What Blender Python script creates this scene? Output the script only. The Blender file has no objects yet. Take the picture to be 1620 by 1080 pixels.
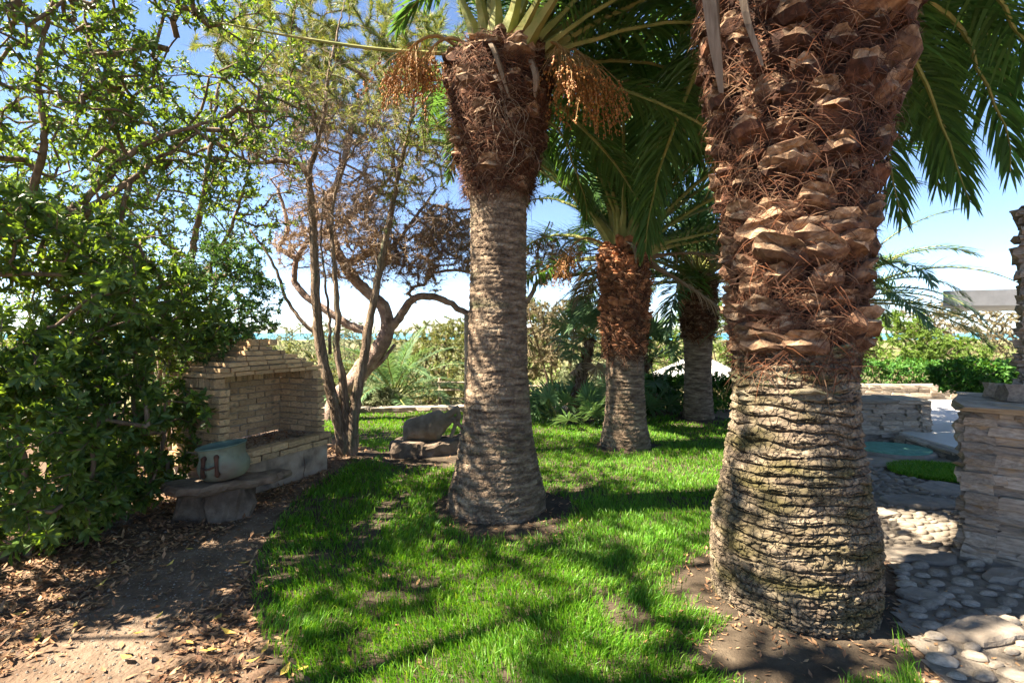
import bpy, math, random
import numpy as np
from math import radians, pi, sin, cos, atan2
from mathutils import Vector, Matrix, Euler

rng = np.random.default_rng(7)
random.seed(7)
S = bpy.context.scene
COL = S.collection

# ------------------------------------------------------------------ camera, sky, sun, exposure
CAM_H, FPX, HZ = 1.6, 810.0, 525.0
cam = bpy.data.cameras.new('camera')
cam.sensor_width = 36.0
cam.lens = 18.0
cam.shift_y = -(540 - HZ) / 1620.0
cam.clip_start = 0.05
cam.clip_end = 40000
camo = bpy.data.objects.new('camera', cam)
camo.location = (0, 0, CAM_H)
camo.rotation_euler = (radians(90), 0, 0)
COL.objects.link(camo)
S.camera = camo

SUN_AZ = radians(-98)      # compass angle from +Y towards +X: to the left
SUN_EL = radians(50)
to_sun = Vector((sin(SUN_AZ) * cos(SUN_EL), cos(SUN_AZ) * cos(SUN_EL), sin(SUN_EL)))
W = bpy.data.worlds.new('World')
S.world = W
W.use_nodes = True
nt = W.node_tree
bg = nt.nodes['Background']
sky = nt.nodes.new('ShaderNodeTexSky')
sky.sky_type = 'NISHITA'
sky.sun_disc = False
sky.sun_elevation = SUN_EL
sky.sun_rotation = SUN_AZ
sky.air_density = 0.6
sky.dust_density = 0.0
sky.ozone_density = 2.6
nt.links.new(sky.outputs[0], bg.inputs[0])
bg.inputs[1].default_value = 0.055
sun = bpy.data.lights.new('sun', 'SUN')
sun.energy = 5.0
sun.angle = radians(0.53)
sun.color = (1.0, 0.88, 0.71)
suno = bpy.data.objects.new('sun', sun)
suno.rotation_euler = to_sun.to_track_quat('Z', 'Y').to_euler()
suno.location = to_sun * 30
COL.objects.link(suno)
S.view_settings.view_transform = 'Standard'
S.view_settings.look = 'None'
S.view_settings.gamma = 1.0
S.view_settings.use_curve_mapping = False
S.view_settings.exposure = 2.7
S.render.engine = 'CYCLES'
S.cycles.max_bounces = 9
S.cycles.diffuse_bounces = 6
S.cycles.glossy_bounces = 2
S.cycles.transmission_bounces = 6
S.cycles.use_denoising = True
S.cycles.caustics_reflective = False
S.cycles.caustics_refractive = False


def P(px, py, Y):
    """a point of the place seen at pixel (px, py) of the photograph, Y metres ahead"""
    return np.array([(px - 810) / FPX * Y, Y, CAM_H - (py - HZ) / FPX * Y])


# ------------------------------------------------------------------ noise
def _h(i, j, k, s):
    n = (i.astype(np.int64) * 374761393 + j.astype(np.int64) * 668265263 + k.astype(np.int64) * 2147483647 + s * 974711) & 0x7fffffff
    n = ((n ^ (n >> 13)) * 1274126177) & 0x7fffffff
    n = ((n ^ (n >> 15)) * 2246822519) & 0x7fffffff
    return ((n ^ (n >> 16)) & 0xffff) / 65535.0


def vnoise(p, s=0):
    p = np.asarray(p, float)
    i = np.floor(p).astype(np.int64)
    f = p - i
    f = f * f * (3 - 2 * f)
    x, y, z = i[..., 0], i[..., 1], i[..., 2]
    fx, fy, fz = f[..., 0], f[..., 1], f[..., 2]
    r = 0
    for a in (0, 1):
        for b in (0, 1):
            for c in (0, 1):
                w = (fx if a else 1 - fx) * (fy if b else 1 - fy) * (fz if c else 1 - fz)
                r = r + w * _h(x + a, y + b, z + c, s)
    return r


def fbm(p, o=3, s=0):
    p = np.asarray(p, float)
    v, a, t = 0, 1.0, 0.0
    for k in range(o):
        v = v + a * vnoise(p * (2 ** k), s + k)
        t += a
        a *= 0.5
    return v / t


def sstep(a, b, x):
    t = np.clip((x - a) / (b - a), 0, 1)
    return t * t * (3 - 2 * t)


# ------------------------------------------------------------------ terrain height
MOUNDS = [(1.64, 3.02, .06, .75), (-.14, 4.6, .05, .7), (1.565, 7.05, .05, .55), (3.34, 9.2, .08, .5), (-2.12, 6.5, .05, .5), (-3.2, 3.9, .06, 1.2)]


def gz(x, y):
    x = np.asarray(x, float)
    y = np.asarray(y, float)
    y0 = 10.6 + 5 * sstep(4.6, 7.0, x)
    d = np.maximum(0, y - y0)
    z = -1.0 * sstep(0, 2.6, d) - .012 * np.maximum(0, d - 1.5)
    for mx, my, h, r in MOUNDS:
        z = z + h * np.exp(-((x - mx) ** 2 + (y - my) ** 2) / (r * r))
    near = np.exp(-(x * x + (y - 5) ** 2) / 300)
    z = z + near * .03 * (fbm(np.stack([x * 1.1, y * 1.1, x * 0], -1), 2, 3) - .5)
    return z


def gz1(x, y):
    return float(gz(np.array([x]), np.array([y]))[0])


# ------------------------------------------------------------------ mesh building
class MB:
    def __init__(self):
        self.v, self.f, self.n = [], [], 0

    def add(self, verts, faces, mi=0):
        verts = np.asarray(verts, np.float32).reshape(-1, 3)
        if not isinstance(faces, (list, tuple)):
            faces = [faces]
        for fa in faces:
            fa = np.asarray(fa, np.int64)
            if len(fa):
                self.f.append((fa + self.n, mi))
        self.v.append(verts)
        self.n += len(verts)

    def mesh(self, name, mats, smooth=False):
        me = bpy.data.meshes.new(name)
        v = np.concatenate(self.v)
        me.vertices.add(len(v))
        me.vertices.foreach_set('co', v.ravel())
        lv = np.concatenate([f.ravel() for f, _ in self.f])
        lt = np.concatenate([np.full(len(f), f.shape[1]) for f, _ in self.f])
        mi = np.concatenate([np.full(len(f), m) for f, m in self.f])
        ls = np.concatenate([[0], np.cumsum(lt)[:-1]])
        me.loops.add(len(lv))
        me.loops.foreach_set('vertex_index', lv.astype(np.int32))
        me.polygons.add(len(lt))
        me.polygons.foreach_set('loop_start', ls.astype(np.int32))
        me.polygons.foreach_set('loop_total', lt.astype(np.int32))
        me.polygons.foreach_set('material_index', mi.astype(np.int32))
        me.polygons.foreach_set('use_smooth', np.full(len(lt), bool(smooth)))
        for m in (mats if isinstance(mats, (list, tuple)) else [mats]):
            me.materials.append(m)
        me.update(calc_edges=True)
        return me

    def build(self, name, mats, parent=None, smooth=False):
        return link(name, self.mesh(name, mats, smooth), parent)


def link(name, me, parent=None, loc=None, rot=None, scale=None, kind=None):
    o = bpy.data.objects.new(name, me)
    COL.objects.link(o)
    if parent is not None:
        o.parent = parent
    if loc is not None:
        o.location = [float(c) for c in loc]
    if rot is not None:
        o.rotation_euler = rot
    if scale is not None:
        o.scale = scale
    if kind:
        o['kind'] = kind
    return o


def thing(name, label, cat, loc=(0, 0, 0), rz=0.0, group=None):
    o = link(name, None, None, loc, (0, 0, rz))
    return tag(o, label, cat, group)


def tag(o, label, cat, group=None):
    o['label'] = label
    o['category'] = cat
    if group:
        o['group'] = group
    return o


def tube(mb, pts, rad, sides=6, mi=0, bark=0.0, cap=True, seed=0):
    pts = np.asarray(pts, float)
    n = len(pts)
    rad = np.broadcast_to(np.asarray(rad, float), (n,))
    t = np.gradient(pts, axis=0)
    t /= np.linalg.norm(t, axis=1, keepdims=True) + 1e-9
    up = np.array([0, 0, 1.0]) if abs(t[0, 2]) < .9 else np.array([1.0, 0, 0])
    u = np.cross(t, up)
    u /= np.linalg.norm(u, axis=1, keepdims=True) + 1e-9
    for i in range(1, n):
        if (u[i] * u[i - 1]).sum() < 0.3:
            w = u[i - 1] - t[i] * (u[i - 1] * t[i]).sum()
            u[i] = w / (np.linalg.norm(w) + 1e-9)
    w = np.cross(t, u)
    a = np.arange(sides) / sides * 2 * pi
    ring = u[:, None, :] * np.cos(a)[None, :, None] + w[:, None, :] * np.sin(a)[None, :, None]
    R = np.broadcast_to(rad[:, None], (n, sides)).copy()
    if bark:
        q = pts[:, None, :] * np.array([1, 1, .35]) + ring * rad[:, None, None] * 2.0
        R *= 1 + bark * (fbm(q * 14, 3, seed) - .5) * 2
    v = pts[:, None, :] + ring * R[:, :, None]
    idx = np.arange(n * sides).reshape(n, sides)
    a0, a1 = idx[:-1], idx[1:]
    q = np.stack([a0, np.roll(a0, -1, 1), np.roll(a1, -1, 1), a1], -1).reshape(-1, 4)
    faces = [q]
    if cap:
        if sides == 4:
            faces.append(idx[-1][None, :])
            faces.append(idx[0][::-1][None, :])
        elif sides == 3:
            faces.append(idx[-1][None, :])
        else:
            vv = np.concatenate([v.reshape(-1, 3), pts[-1:], pts[:1]])
            e, b = n * sides, n * sides + 1
            la, fi = idx[-1], idx[0]
            faces.append(np.stack([la, np.roll(la, -1), np.full(sides, e)], -1))
            faces.append(np.stack([np.roll(fi, -1), fi, np.full(sides, b)], -1))
            mb.add(vv, faces, mi)
            return
    mb.add(v.reshape(-1, 3), faces, mi)


def spline(pts, n):
    """Catmull-Rom through pts, n points out"""
    p = np.asarray(pts, float)
    p = np.concatenate([2 * p[:1] - p[1:2], p, 2 * p[-1:] - p[-2:-1]])
    m = len(p) - 3
    t = np.linspace(0, m - 1e-6, n)
    i = np.floor(t).astype(int)
    f = (t - i)[:, None]
    a, b, c, d = p[i], p[i + 1], p[i + 2], p[i + 3]
    return .5 * ((2 * b) + (c - a) * f + (2 * a - 5 * b + 4 * c - d) * f ** 2 + (3 * b - a - 3 * c + d) * f ** 3)


def box(mb, lo, hi, mi=0):
    x0, y0, z0 = lo
    x1, y1, z1 = hi
    v = [(x0, y0, z0), (x1, y0, z0), (x1, y1, z0), (x0, y1, z0), (x0, y0, z1), (x1, y0, z1), (x1, y1, z1), (x0, y1, z1)]
    mb.add(v, np.array([(0, 3, 2, 1), (4, 5, 6, 7), (0, 1, 5, 4), (1, 2, 6, 5), (2, 3, 7, 6), (3, 0, 4, 7)]), mi)


def lathe(mb, prof, n=48, mi=0, wob=0.0, seed=0):
    prof = np.asarray(prof, float)
    a = np.arange(n) / n * 2 * pi
    v = np.stack([prof[:, None, 0] * np.cos(a), prof[:, None, 0] * np.sin(a), np.broadcast_to(prof[:, None, 1], (len(prof), n))], -1)
    if wob:
        v[..., :2] *= 1 + wob * (fbm(v * 9, 2, seed)[..., None] - .5)
    idx = np.arange(len(prof) * n).reshape(len(prof), n)
    a0, a1 = idx[:-1], idx[1:]
    mb.add(v.reshape(-1, 3), np.stack([a0, np.roll(a0, -1, 1), np.roll(a1, -1, 1), a1], -1).reshape(-1, 4), mi)


def chamfer_box(c=.08, jit=.0, seed=0):
    """unit box (-.5..5) with chamfered edges, 24 verts, 44 triangles"""
    r = np.random.default_rng(seed)
    V, key = [], {}
    h = .5
    for sx in (-1, 1):
        for sy in (-1, 1):
            for sz in (-1, 1):
                for ax in range(3):
                    p = [sx * (h - c), sy * (h - c), sz * (h - c)]
                    p[ax] = (sx, sy, sz)[ax] * h
                    key[(sx, sy, sz, ax)] = len(V)
                    V.append(p)
    V = np.array(V)
    V += r.normal(0, jit, V.shape)
    F4, F3 = [], []
    for ax in range(3):
        b, c2 = (ax + 1) % 3, (ax + 2) % 3
        for s in (-1, 1):
            q = []
            for (sb, sc) in ((-1, -1), (1, -1), (1, 1), (-1, 1)):
                k = [0, 0, 0]
                k[ax], k[b], k[c2] = s, sb, sc
                q.append(key[(*k, ax)])
            F4.append(q if s > 0 else q[::-1])
    for ax in range(3):        # edges along ax
        b, c2 = (ax + 1) % 3, (ax + 2) % 3
        for sb in (-1, 1):
            for sc in (-1, 1):
                def kk(s, a):
                    k = [0, 0, 0]
                    k[ax], k[b], k[c2] = s, sb, sc
                    return key[(*k, a)]
                q = [kk(-1, b), kk(1, b), kk(1, c2), kk(-1, c2)]
                F4.append(q if sb * sc > 0 else q[::-1])
    for sx in (-1, 1):
        for sy in (-1, 1):
            for sz in (-1, 1):
                q = [key[(sx, sy, sz, a)] for a in range(3)]
                F3.append(q if sx * sy * sz > 0 else q[::-1])
    return V, np.array(F4), np.array(F3)


def rough_stone(seed, round_=.25, jit=.06):
    """unit rough block: a cube cut once each way, corners pulled in, 48 triangles"""
    r = np.random.default_rng(seed)
    g = [-.5, 0, .5]
    V, idx = [], {}
    for x in range(3):
        for y in range(3):
            for z in range(3):
                if (x, y, z) != (1, 1, 1):
                    idx[(x, y, z)] = len(V)
                    V.append((g[x], g[y], g[z]))
    V = np.array(V)
    ln = np.linalg.norm(V, axis=1, keepdims=True)
    V = V * (1 - round_) + V / ln * .5 * round_ * 1.25
    V += r.normal(0, jit, V.shape)
    F = []
    for ax in range(3):
        b, c = (ax + 1) % 3, (ax + 2) % 3
        for s in (0, 2):
            for i in (0, 1):
                for j in (0, 1):
                    q = []
                    for (di, dj) in ((0, 0), (1, 0), (1, 1), (0, 1)):
                        k = [0, 0, 0]
                        k[ax], k[b], k[c] = s, i + di, j + dj
                        q.append(idx[tuple(k)])
                    F.append(q if s == 2 else q[::-1])
    return V, np.array(F)


# ------------------------------------------------------------------ materials
def ramp(nt_, stops):
    r = nt_.nodes.new('ShaderNodeValToRGB')
    e = r.color_ramp.elements
    while len(e) < len(stops):
        e.new(.5)
    for i, (p, c) in enumerate(stops):
        e[i].position = p
        e[i].color = (*c, 1)
    return r


def mat(name, cols, scale=6, rough=.8, bump=.3, bscale=None, stretch=(1, 1, 1), rand=None, vary=.25, trans=0.0, tcol=None, spec=.3,
        detail=6, lo=.3, hi=.7, metal=0.0, patch=None, bdist=.02):
    m = bpy.data.materials.new(name)
    m.use_nodes = True
    n = m.node_tree
    N, L = n.nodes, n.links
    pb = N['Principled BSDF']
    tc = N.new('ShaderNodeTexCoord')
    mp = N.new('ShaderNodeMapping')
    mp.inputs['Scale'].default_value = stretch
    L.new(tc.outputs['Object'], mp.inputs['Vector'])
    vec = mp.outputs[0]
    rnd = None
    if rand == 'object':
        oi = N.new('ShaderNodeObjectInfo')
        rnd = oi.outputs['Random']
        va = N.new('ShaderNodeVectorMath')
        va.operation = 'MULTIPLY_ADD'
        cb = N.new('ShaderNodeCombineXYZ')
        for k in range(3):
            L.new(rnd, cb.inputs[k])
        va.inputs[1].default_value = (37, 61, 83)
        L.new(cb.outputs[0], va.inputs[0])
        L.new(vec, va.inputs[2])
        vec = va.outputs[0]
    elif rand == 'island':
        ge = N.new('ShaderNodeNewGeometry')
        rnd = ge.outputs['Random Per Island']
    no = N.new('ShaderNodeTexNoise')
    no.inputs['Scale'].default_value = scale
    no.inputs['Detail'].default_value = detail
    no.inputs['Roughness'].default_value = .62
    L.new(vec, no.inputs['Vector'])
    k = len(cols)
    if rand == 'island':
        rp = ramp(n, [(i / max(1, k - 1), c) for i, c in enumerate(cols)])
        rp.color_ramp.interpolation = 'LINEAR'
        L.new(rnd, rp.inputs[0])
    else:
        rp = ramp(n, [(lo + (hi - lo) * i / max(1, k - 1), c) for i, c in enumerate(cols)])
        L.new(no.outputs['Fac'], rp.inputs[0])
    colr = rp.outputs[0]
    if patch:                                  # a second colour in patches of its own: (colour, scale, threshold, softness)
        pn = N.new('ShaderNodeTexNoise')
        pn.inputs['Scale'].default_value = patch[1]
        pn.inputs['Detail'].default_value = 5
        L.new(vec, pn.inputs['Vector'])
        pr = ramp(n, [(patch[2], (0, 0, 0)), (patch[2] + patch[3], (1, 1, 1))])
        L.new(pn.outputs['Fac'], pr.inputs[0])
        mx = N.new('ShaderNodeMixRGB')
        L.new(pr.outputs[0], mx.inputs[0])
        L.new(colr, mx.inputs[1])
        mx.inputs[2].default_value = (*patch[0], 1)
        colr = mx.outputs[0]
    if rnd is not None and vary:
        hs = N.new('ShaderNodeHueSaturation')
        mr = N.new('ShaderNodeMapRange')
        mr.inputs['To Min'].default_value = 1 - vary
        mr.inputs['To Max'].default_value = 1 + vary
        if rand == 'island':                    # decorrelate brightness from the ramp
            mm = N.new('ShaderNodeMath')
            mm.operation = 'MULTIPLY'
            mm.inputs[1].default_value = 17.3
            fr = N.new('ShaderNodeMath')
            fr.operation = 'FRACT'
            L.new(rnd, mm.inputs[0])
            L.new(mm.outputs[0], fr.inputs[0])
            L.new(fr.outputs[0], mr.inputs[0])
        else:
            L.new(rnd, mr.inputs[0])
        L.new(mr.outputs[0], hs.inputs['Value'])
        L.new(colr, hs.inputs['Color'])
        colr = hs.outputs[0]
    L.new(colr, pb.inputs['Base Color'])
    pb.inputs['Roughness'].default_value = rough
    pb.inputs['Specular IOR Level'].default_value = spec
    pb.inputs['Metallic'].default_value = metal
    if bump:
        b2 = N.new('ShaderNodeTexNoise')
        b2.inputs['Scale'].default_value = bscale or scale * 3
        b2.inputs['Detail'].default_value = 8
        b2.inputs['Roughness'].default_value = .7
        L.new(vec, b2.inputs['Vector'])
        bp = N.new('ShaderNodeBump')
        bp.inputs['Strength'].default_value = bump
        bp.inputs['Distance'].default_value = bdist
        L.new(b2.outputs['Fac'], bp.inputs['Height'])
        L.new(bp.outputs[0], pb.inputs['Normal'])
    if trans:
        tr = N.new('ShaderNodeBsdfTranslucent')
        if tcol:
            tm = N.new('ShaderNodeMixRGB')
            tm.blend_type = 'MULTIPLY'
            tm.inputs[0].default_value = 1
            L.new(colr, tm.inputs[1])
            tm.inputs[2].default_value = (*tcol, 1)
            L.new(tm.outputs[0], tr.inputs[0])
        else:
            L.new(colr, tr.inputs[0])
        ms = N.new('ShaderNodeMixShader')
        ms.inputs[0].default_value = trans
        L.new(pb.outputs[0], ms.inputs[1])
        L.new(tr.outputs[0], ms.inputs[2])
        L.new(ms.outputs[0], N['Material Output'].inputs['Surface'])
    return m


MAT = dict(
    scar=mat('palm_scar_bark', [(.055, .038, .026), (.16, .122, .082), (.31, .25, .17)], 6, .92, .8, 40, stretch=(1, 1, 3.2), patch=((.09, .075, .028), 2.6, .45, .2), bdist=.012),
    scar_brown=mat('palm_ring_bark', [(.05, .032, .02), (.19, .135, .09), (.38, .295, .2)], 6, .92, .8, 34, stretch=(1, 1, 4), patch=((.1, .1, .05), 2.2, .58, .2), bdist=.012),
    fibre_core=mat('palm_fibre_core', [(.008, .004, .003), (.028, .013, .008), (.07, .033, .018)], 9, .95, .8, 40, stretch=(1, 1, 1.5)),
    boot=mat('leaf_base_cut', [(.04, .018, .011), (.13, .068, .038), (.27, .165, .095)], 15, .9, .8, 55, rand='object', vary=.35, bdist=.015),
    boot_cut=mat('leaf_base_cut_face', [(.09, .048, .027), (.25, .155, .09), (.45, .32, .205)], 22, .92, .9, 70, rand='object', vary=.35, bdist=.015),
    boot_moss=mat('leaf_base_mossy', [(.05, .04, .026), (.15, .125, .08), (.27, .225, .15)], 11, .92, .8, 50, rand='object', vary=.3, bdist=.015, patch=((.11, .12, .05), 7, .5, .15)),
    boot_dark=mat('leaf_base_fibrous', [(.016, .007, .004), (.055, .022, .012), (.16, .072, .036)], 13, .92, .8, 50, rand='object', vary=.45, bdist=.015),
    boot_red=mat('leaf_base_reddish', [(.12, .045, .02), (.3, .13, .06), (.45, .23, .11)], 15, .92, .8, 60, rand='object', vary=.4, bdist=.012),
    fibre=mat('palm_fibre_strand', [(.06, .022, .011), (.15, .055, .022), (.08, .035, .02), (.22, .13, .075), (.05, .02, .012), (.1, .04, .02)], 8, .9, 0, rand='island', vary=.5, trans=.2),
    sheath=mat('dry_leaf_sheath', [(.1, .07, .045), (.19, .14, .095), (.27, .205, .145)], 6, .85, .3, 40, stretch=(6, 6, .6)),
    frond=mat('frond_green', [(.04, .1, .035), (.065, .14, .042), (.095, .18, .05), (.06, .145, .06)], 8, .5, 0, rand='island', vary=.3, trans=.38, tcol=(1.7, 1.6, .7), spec=.22),
    frond_blue=mat('frond_grey_green', [(.075, .15, .07), (.11, .19, .085), (.14, .22, .1)], 8, .5, 0, rand='island', vary=.25, trans=.3, tcol=(1.5, 1.5, .8), spec=.22),
    frond_dry=mat('frond_dry', [(.2, .13, .07), (.33, .23, .13), (.42, .32, .2)], 8, .7, 0, rand='island', vary=.3, trans=.3),
    rachis=mat('frond_rachis', [(.1, .13, .03), (.2, .21, .06), (.3, .25, .09)], 5, .5, .2, 20),
    fruit=mat('date_fruit', [(.3, .11, .03), (.42, .2, .05), (.24, .08, .03)], 8, .6, 0, rand='island', vary=.3),
    strand=mat('fruit_strand', [(.42, .25, .09), (.3, .18, .07)], 8, .7, 0, rand='island', vary=.3, trans=.2),
    leaf=mat('glossy_leaf', [(.05, .1, .028), (.08, .15, .036), (.115, .2, .04), (.06, .125, .045), (.17, .245, .05)], 8, .42, 0, rand='island', vary=.3, trans=.45, tcol=(2.1, 1.8, .5), spec=.42),
    leaf_dark=mat('small_dark_leaf', [(.035, .085, .03), (.055, .125, .038), (.08, .165, .04)], 8, .5, 0, rand='island', vary=.3, trans=.28, tcol=(1.8, 1.6, .6), spec=.22),
    leaf_hedge=mat('hedge_leaf', [(.04, .12, .025), (.06, .17, .03), (.1, .22, .035)], 8, .5, 0, rand='island', vary=.3, trans=.33, tcol=(1.7, 1.5, .5), spec=.22),
    needle=mat('pine_needle', [(.12, .18, .055), (.17, .24, .07), (.22, .27, .085), (.3, .27, .1)], 8, .6, 0, rand='island', vary=.3, trans=.3, tcol=(1.6, 1.4, .6)),
    needle_dry=mat('dry_pine_needle', [(.3, .2, .11), (.4, .29, .17), (.26, .18, .11), (.36, .23, .12)], 8, .8, 0, rand='island', vary=.35, trans=.25),
    shrub=mat('juniper_shrub_leaf', [(.12, .18, .06), (.17, .22, .08), (.22, .24, .1), (.26, .21, .12)], 8, .6, 0, rand='island', vary=.35, trans=.3, tcol=(1.5, 1.35, .7)),
    shrub_pale=mat('olive_shrub_leaf', [(.17, .22, .1), (.23, .27, .14), (.3, .3, .18)], 8, .6, 0, rand='island', vary=.3, trans=.3),
    shrub_brown=mat('brownish_shrub_leaf', [(.22, .2, .11), (.3, .24, .15), (.2, .2, .09), (.3, .21, .13)], 8, .7, 0, rand='island', vary=.3, trans=.3),
    pine_bright=mat('bright_pine_leaf', [(.11, .2, .035), (.15, .25, .045), (.2, .29, .06)], 8, .6, 0, rand='island', vary=.3, trans=.32, tcol=(1.5, 1.4, .6)),
    bark_grey=mat('grey_bark', [(.085, .056, .034), (.2, .142, .093), (.33, .25, .175)], 9, .95, .8, 30, stretch=(2, 2, .35), bdist=.015, patch=((.13, .14, .08), 3, .58, .1)),
    bark_brown=mat('brown_bark', [(.07, .045, .03), (.17, .12, .08), (.28, .21, .145)], 9, .92, .6, 30, stretch=(2, 2, .5)),
    bark_pine=mat('pine_bark', [(.13, .085, .065), (.29, .2, .155), (.44, .34, .275)], 8, .9, .8, 22, bdist=.02),
    twig=mat('bare_twig', [(.18, .13, .1), (.28, .21, .165), (.4, .32, .26)], 8, .9, 0, rand='island', vary=.35),
    grass=mat('grass_blade', [(.05, .16, .01), (.075, .22, .012), (.1, .27, .016), (.13, .28, .024), (.18, .28, .04)], 8, .45, 0, rand='island', vary=.25, trans=.4, tcol=(1.5, 1.35, .5), spec=.35),
    litter=mat('dry_leaf_litter', [(.13, .06, .03), (.25, .13, .06), (.35, .2, .1), (.19, .1, .06), (.42, .27, .14), (.1, .055, .035)], 8, .75, 0, rand='island', vary=.4, trans=.1),
    yellow=mat('fallen_yellow_leaf', [(.5, .33, .05), (.55, .42, .1), (.42, .25, .05)], 6, .55, 0, rand='object', vary=.25, trans=.2),
    brick=mat('tan_brick', [(.36, .22, .11), (.54, .36, .19), (.64, .47, .28)], 7, .9, .5, 60, rand='object', vary=.26, bdist=.008, patch=((.17, .15, .1), 2.4, .56, .14)),
    mortar=mat('mortar', [(.26, .2, .14), (.42, .34, .25)], 16, .95, .6, 60),
    concrete=mat('stained_render', [(.22, .16, .11), (.39, .3, .215), (.5, .41, .31)], 5, .92, .5, 45, patch=((.12, .1, .08), 3.2, .54, .16)),
    slab=mat('bench_stone', [(.09, .062, .042), (.18, .13, .088), (.28, .21, .15)], 6, .88, .7, 26, stretch=(1, 1, 2)),
    rock=mat('dark_rock', [(.06, .042, .029), (.125, .092, .065), (.22, .17, .125)], 6, .88, .7, 20),
    bone=mat('weathered_driftwood', [(.09, .066, .046), (.17, .132, .096), (.27, .22, .165)], 6, .8, .6, 26, stretch=(1, 1, 1), patch=((.14, .1, .06), 2.5, .52, .12)),
    copper=mat('verdigris_copper', [(.14, .145, .1), (.22, .245, .17), (.3, .34, .24)], 6, .75, .3, 40, metal=.1, patch=((.17, .135, .1), 3, .5, .16)),
    copper_in=mat('copper_inside', [(.09, .13, .1), (.17, .24, .185)], 5, .7, .25, 40),
    iron=mat('rusty_iron', [(.03, .018, .014), (.085, .04, .025), (.14, .06, .035)], 14, .85, .5, 60),
    stone=mat('wall_stone', [(.19, .155, .12), (.33, .275, .215), (.46, .39, .31)], 5, .9, .7, 26, rand='object', vary=.3, patch=((.38, .26, .15), 2, .6, .1)),
    stone_core=mat('wall_core', [(.09, .075, .06), (.17, .145, .12)], 12, .95, .6, 40),
    pebble=mat('river_pebble', [(.17, .14, .108), (.26, .22, .172), (.36, .31, .25)], 5, .75, .2, 40, rand='object', vary=.3),
    flag=mat('flagstone', [(.15, .125, .1), (.25, .212, .17), (.34, .29, .235)], 4, .85, 1.0, 16, rand='object', vary=.22, patch=((.3, .215, .14), 1.6, .58, .12)),
    pathm=mat('path_mortar', [(.13, .105, .08), (.22, .185, .145), (.31, .265, .21)], 9, .95, 1.0, 30),
    terrace=mat('terrace_tiles', [(.5, .47, .43), (.6, .575, .53)], 3, .7, .1, 30),
    turquoise=mat('green_mat', [(.08, .2, .15), (.12, .28, .21), (.16, .34, .26)], 14, .95, .5, 90),
    soil_lawn=mat('lawn_soil', [(.03, .021, .013), (.062, .045, .029), (.11, .084, .056)], 5, .98, .8, 45),
    canvas=mat('parasol_canvas', [(.42, .42, .4), (.5, .5, .48)], 3, .8, .1, 40, trans=.15),
    white=mat('white_trim', [(.7, .7, .68), (.78, .78, .76)], 4, .7, 0),
    pole=mat('parasol_pole', [(.3, .2, .12), (.4, .28, .17)], 8, .5, .1),
    timber=mat('weathered_timber', [(.22, .17, .125), (.34, .27, .2), (.44, .37, .29)], 6, .9, .4, 40, stretch=(.5, 3, 3)),
    grey_slab=mat('grey_concrete', [(.19, .195, .2), (.26, .265, .27)], 4, .9, .2, 40),
    roof=mat('terracotta_roof', [(.3, .13, .08), (.42, .2, .12)], 1, .9, 0),
    plaster=mat('pale_plaster', [(.5, .45, .38), (.6, .55, .48)], 1, .9, 0),
    hill=mat('far_hills', [(.1, .13, .1), (.17, .18, .14), (.33, .3, .26)], .002, .95, 0),
)


def add_plates(m, scale, stretch, strength, dist):
    """fine cracks between bark plates, added to the bump chain of a material"""
    n = m.node_tree
    N, L = n.nodes, n.links
    pb = N['Principled BSDF']
    old = pb.inputs['Normal'].links[0].from_socket
    tc = N.new('ShaderNodeTexCoord')
    no = N.new('ShaderNodeTexNoise')
    no.inputs['Scale'].default_value = 14
    L.new(tc.outputs['Object'], no.inputs['Vector'])
    ad = N.new('ShaderNodeVectorMath')
    ad.operation = 'MULTIPLY_ADD'
    L.new(no.outputs['Color'], ad.inputs[0])
    ad.inputs[1].default_value = (.06, .06, .03)
    L.new(tc.outputs['Object'], ad.inputs[2])
    mp = N.new('ShaderNodeMapping')
    mp.inputs['Scale'].default_value = stretch
    L.new(ad.outputs[0], mp.inputs['Vector'])
    vo = N.new('ShaderNodeTexVoronoi')
    vo.feature = 'DISTANCE_TO_EDGE'
    vo.inputs['Scale'].default_value = scale
    L.new(mp.outputs[0], vo.inputs['Vector'])
    mr = N.new('ShaderNodeMapRange')
    mr.inputs['From Max'].default_value = .1
    L.new(vo.outputs['Distance'], mr.inputs[0])
    bp = N.new('ShaderNodeBump')
    bp.inputs['Strength'].default_value = strength
    bp.inputs['Distance'].default_value = dist
    L.new(mr.outputs[0], bp.inputs['Height'])
    L.new(old, bp.inputs['Normal'])
    L.new(bp.outputs[0], pb.inputs['Normal'])


add_plates(MAT['scar'], 26, (1, 1, .5), 1.0, .014)
add_plates(MAT['scar_brown'], 26, (1, 1, .6), .8, .01)
add_plates(MAT['bark_grey'], 16, (1.6, 1.6, .22), 1.0, .012)
add_plates(MAT['bark_pine'], 16, (1, 1, .7), .9, .01)


def sea_material():
    m = bpy.data.materials.new('sea_water')
    m.use_nodes = True
    n = m.node_tree
    pb = n.nodes['Principled BSDF']
    pb.inputs['Base Color'].default_value = (.02, .26, .36, 1)
    pb.inputs['Roughness'].default_value = .25
    tc = n.nodes.new('ShaderNodeTexCoord')
    no = n.nodes.new('ShaderNodeTexNoise')
    no.inputs['Scale'].default_value = .4
    no.inputs['Detail'].default_value = 6
    b = n.nodes.new('ShaderNodeBump')
    b.inputs['Strength'].default_value = .6
    n.links.new(tc.outputs['Object'], no.inputs['Vector'])
    n.links.new(no.outputs['Fac'], b.inputs['Height'])
    n.links.new(b.outputs[0], pb.inputs['Normal'])
    return m


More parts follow.
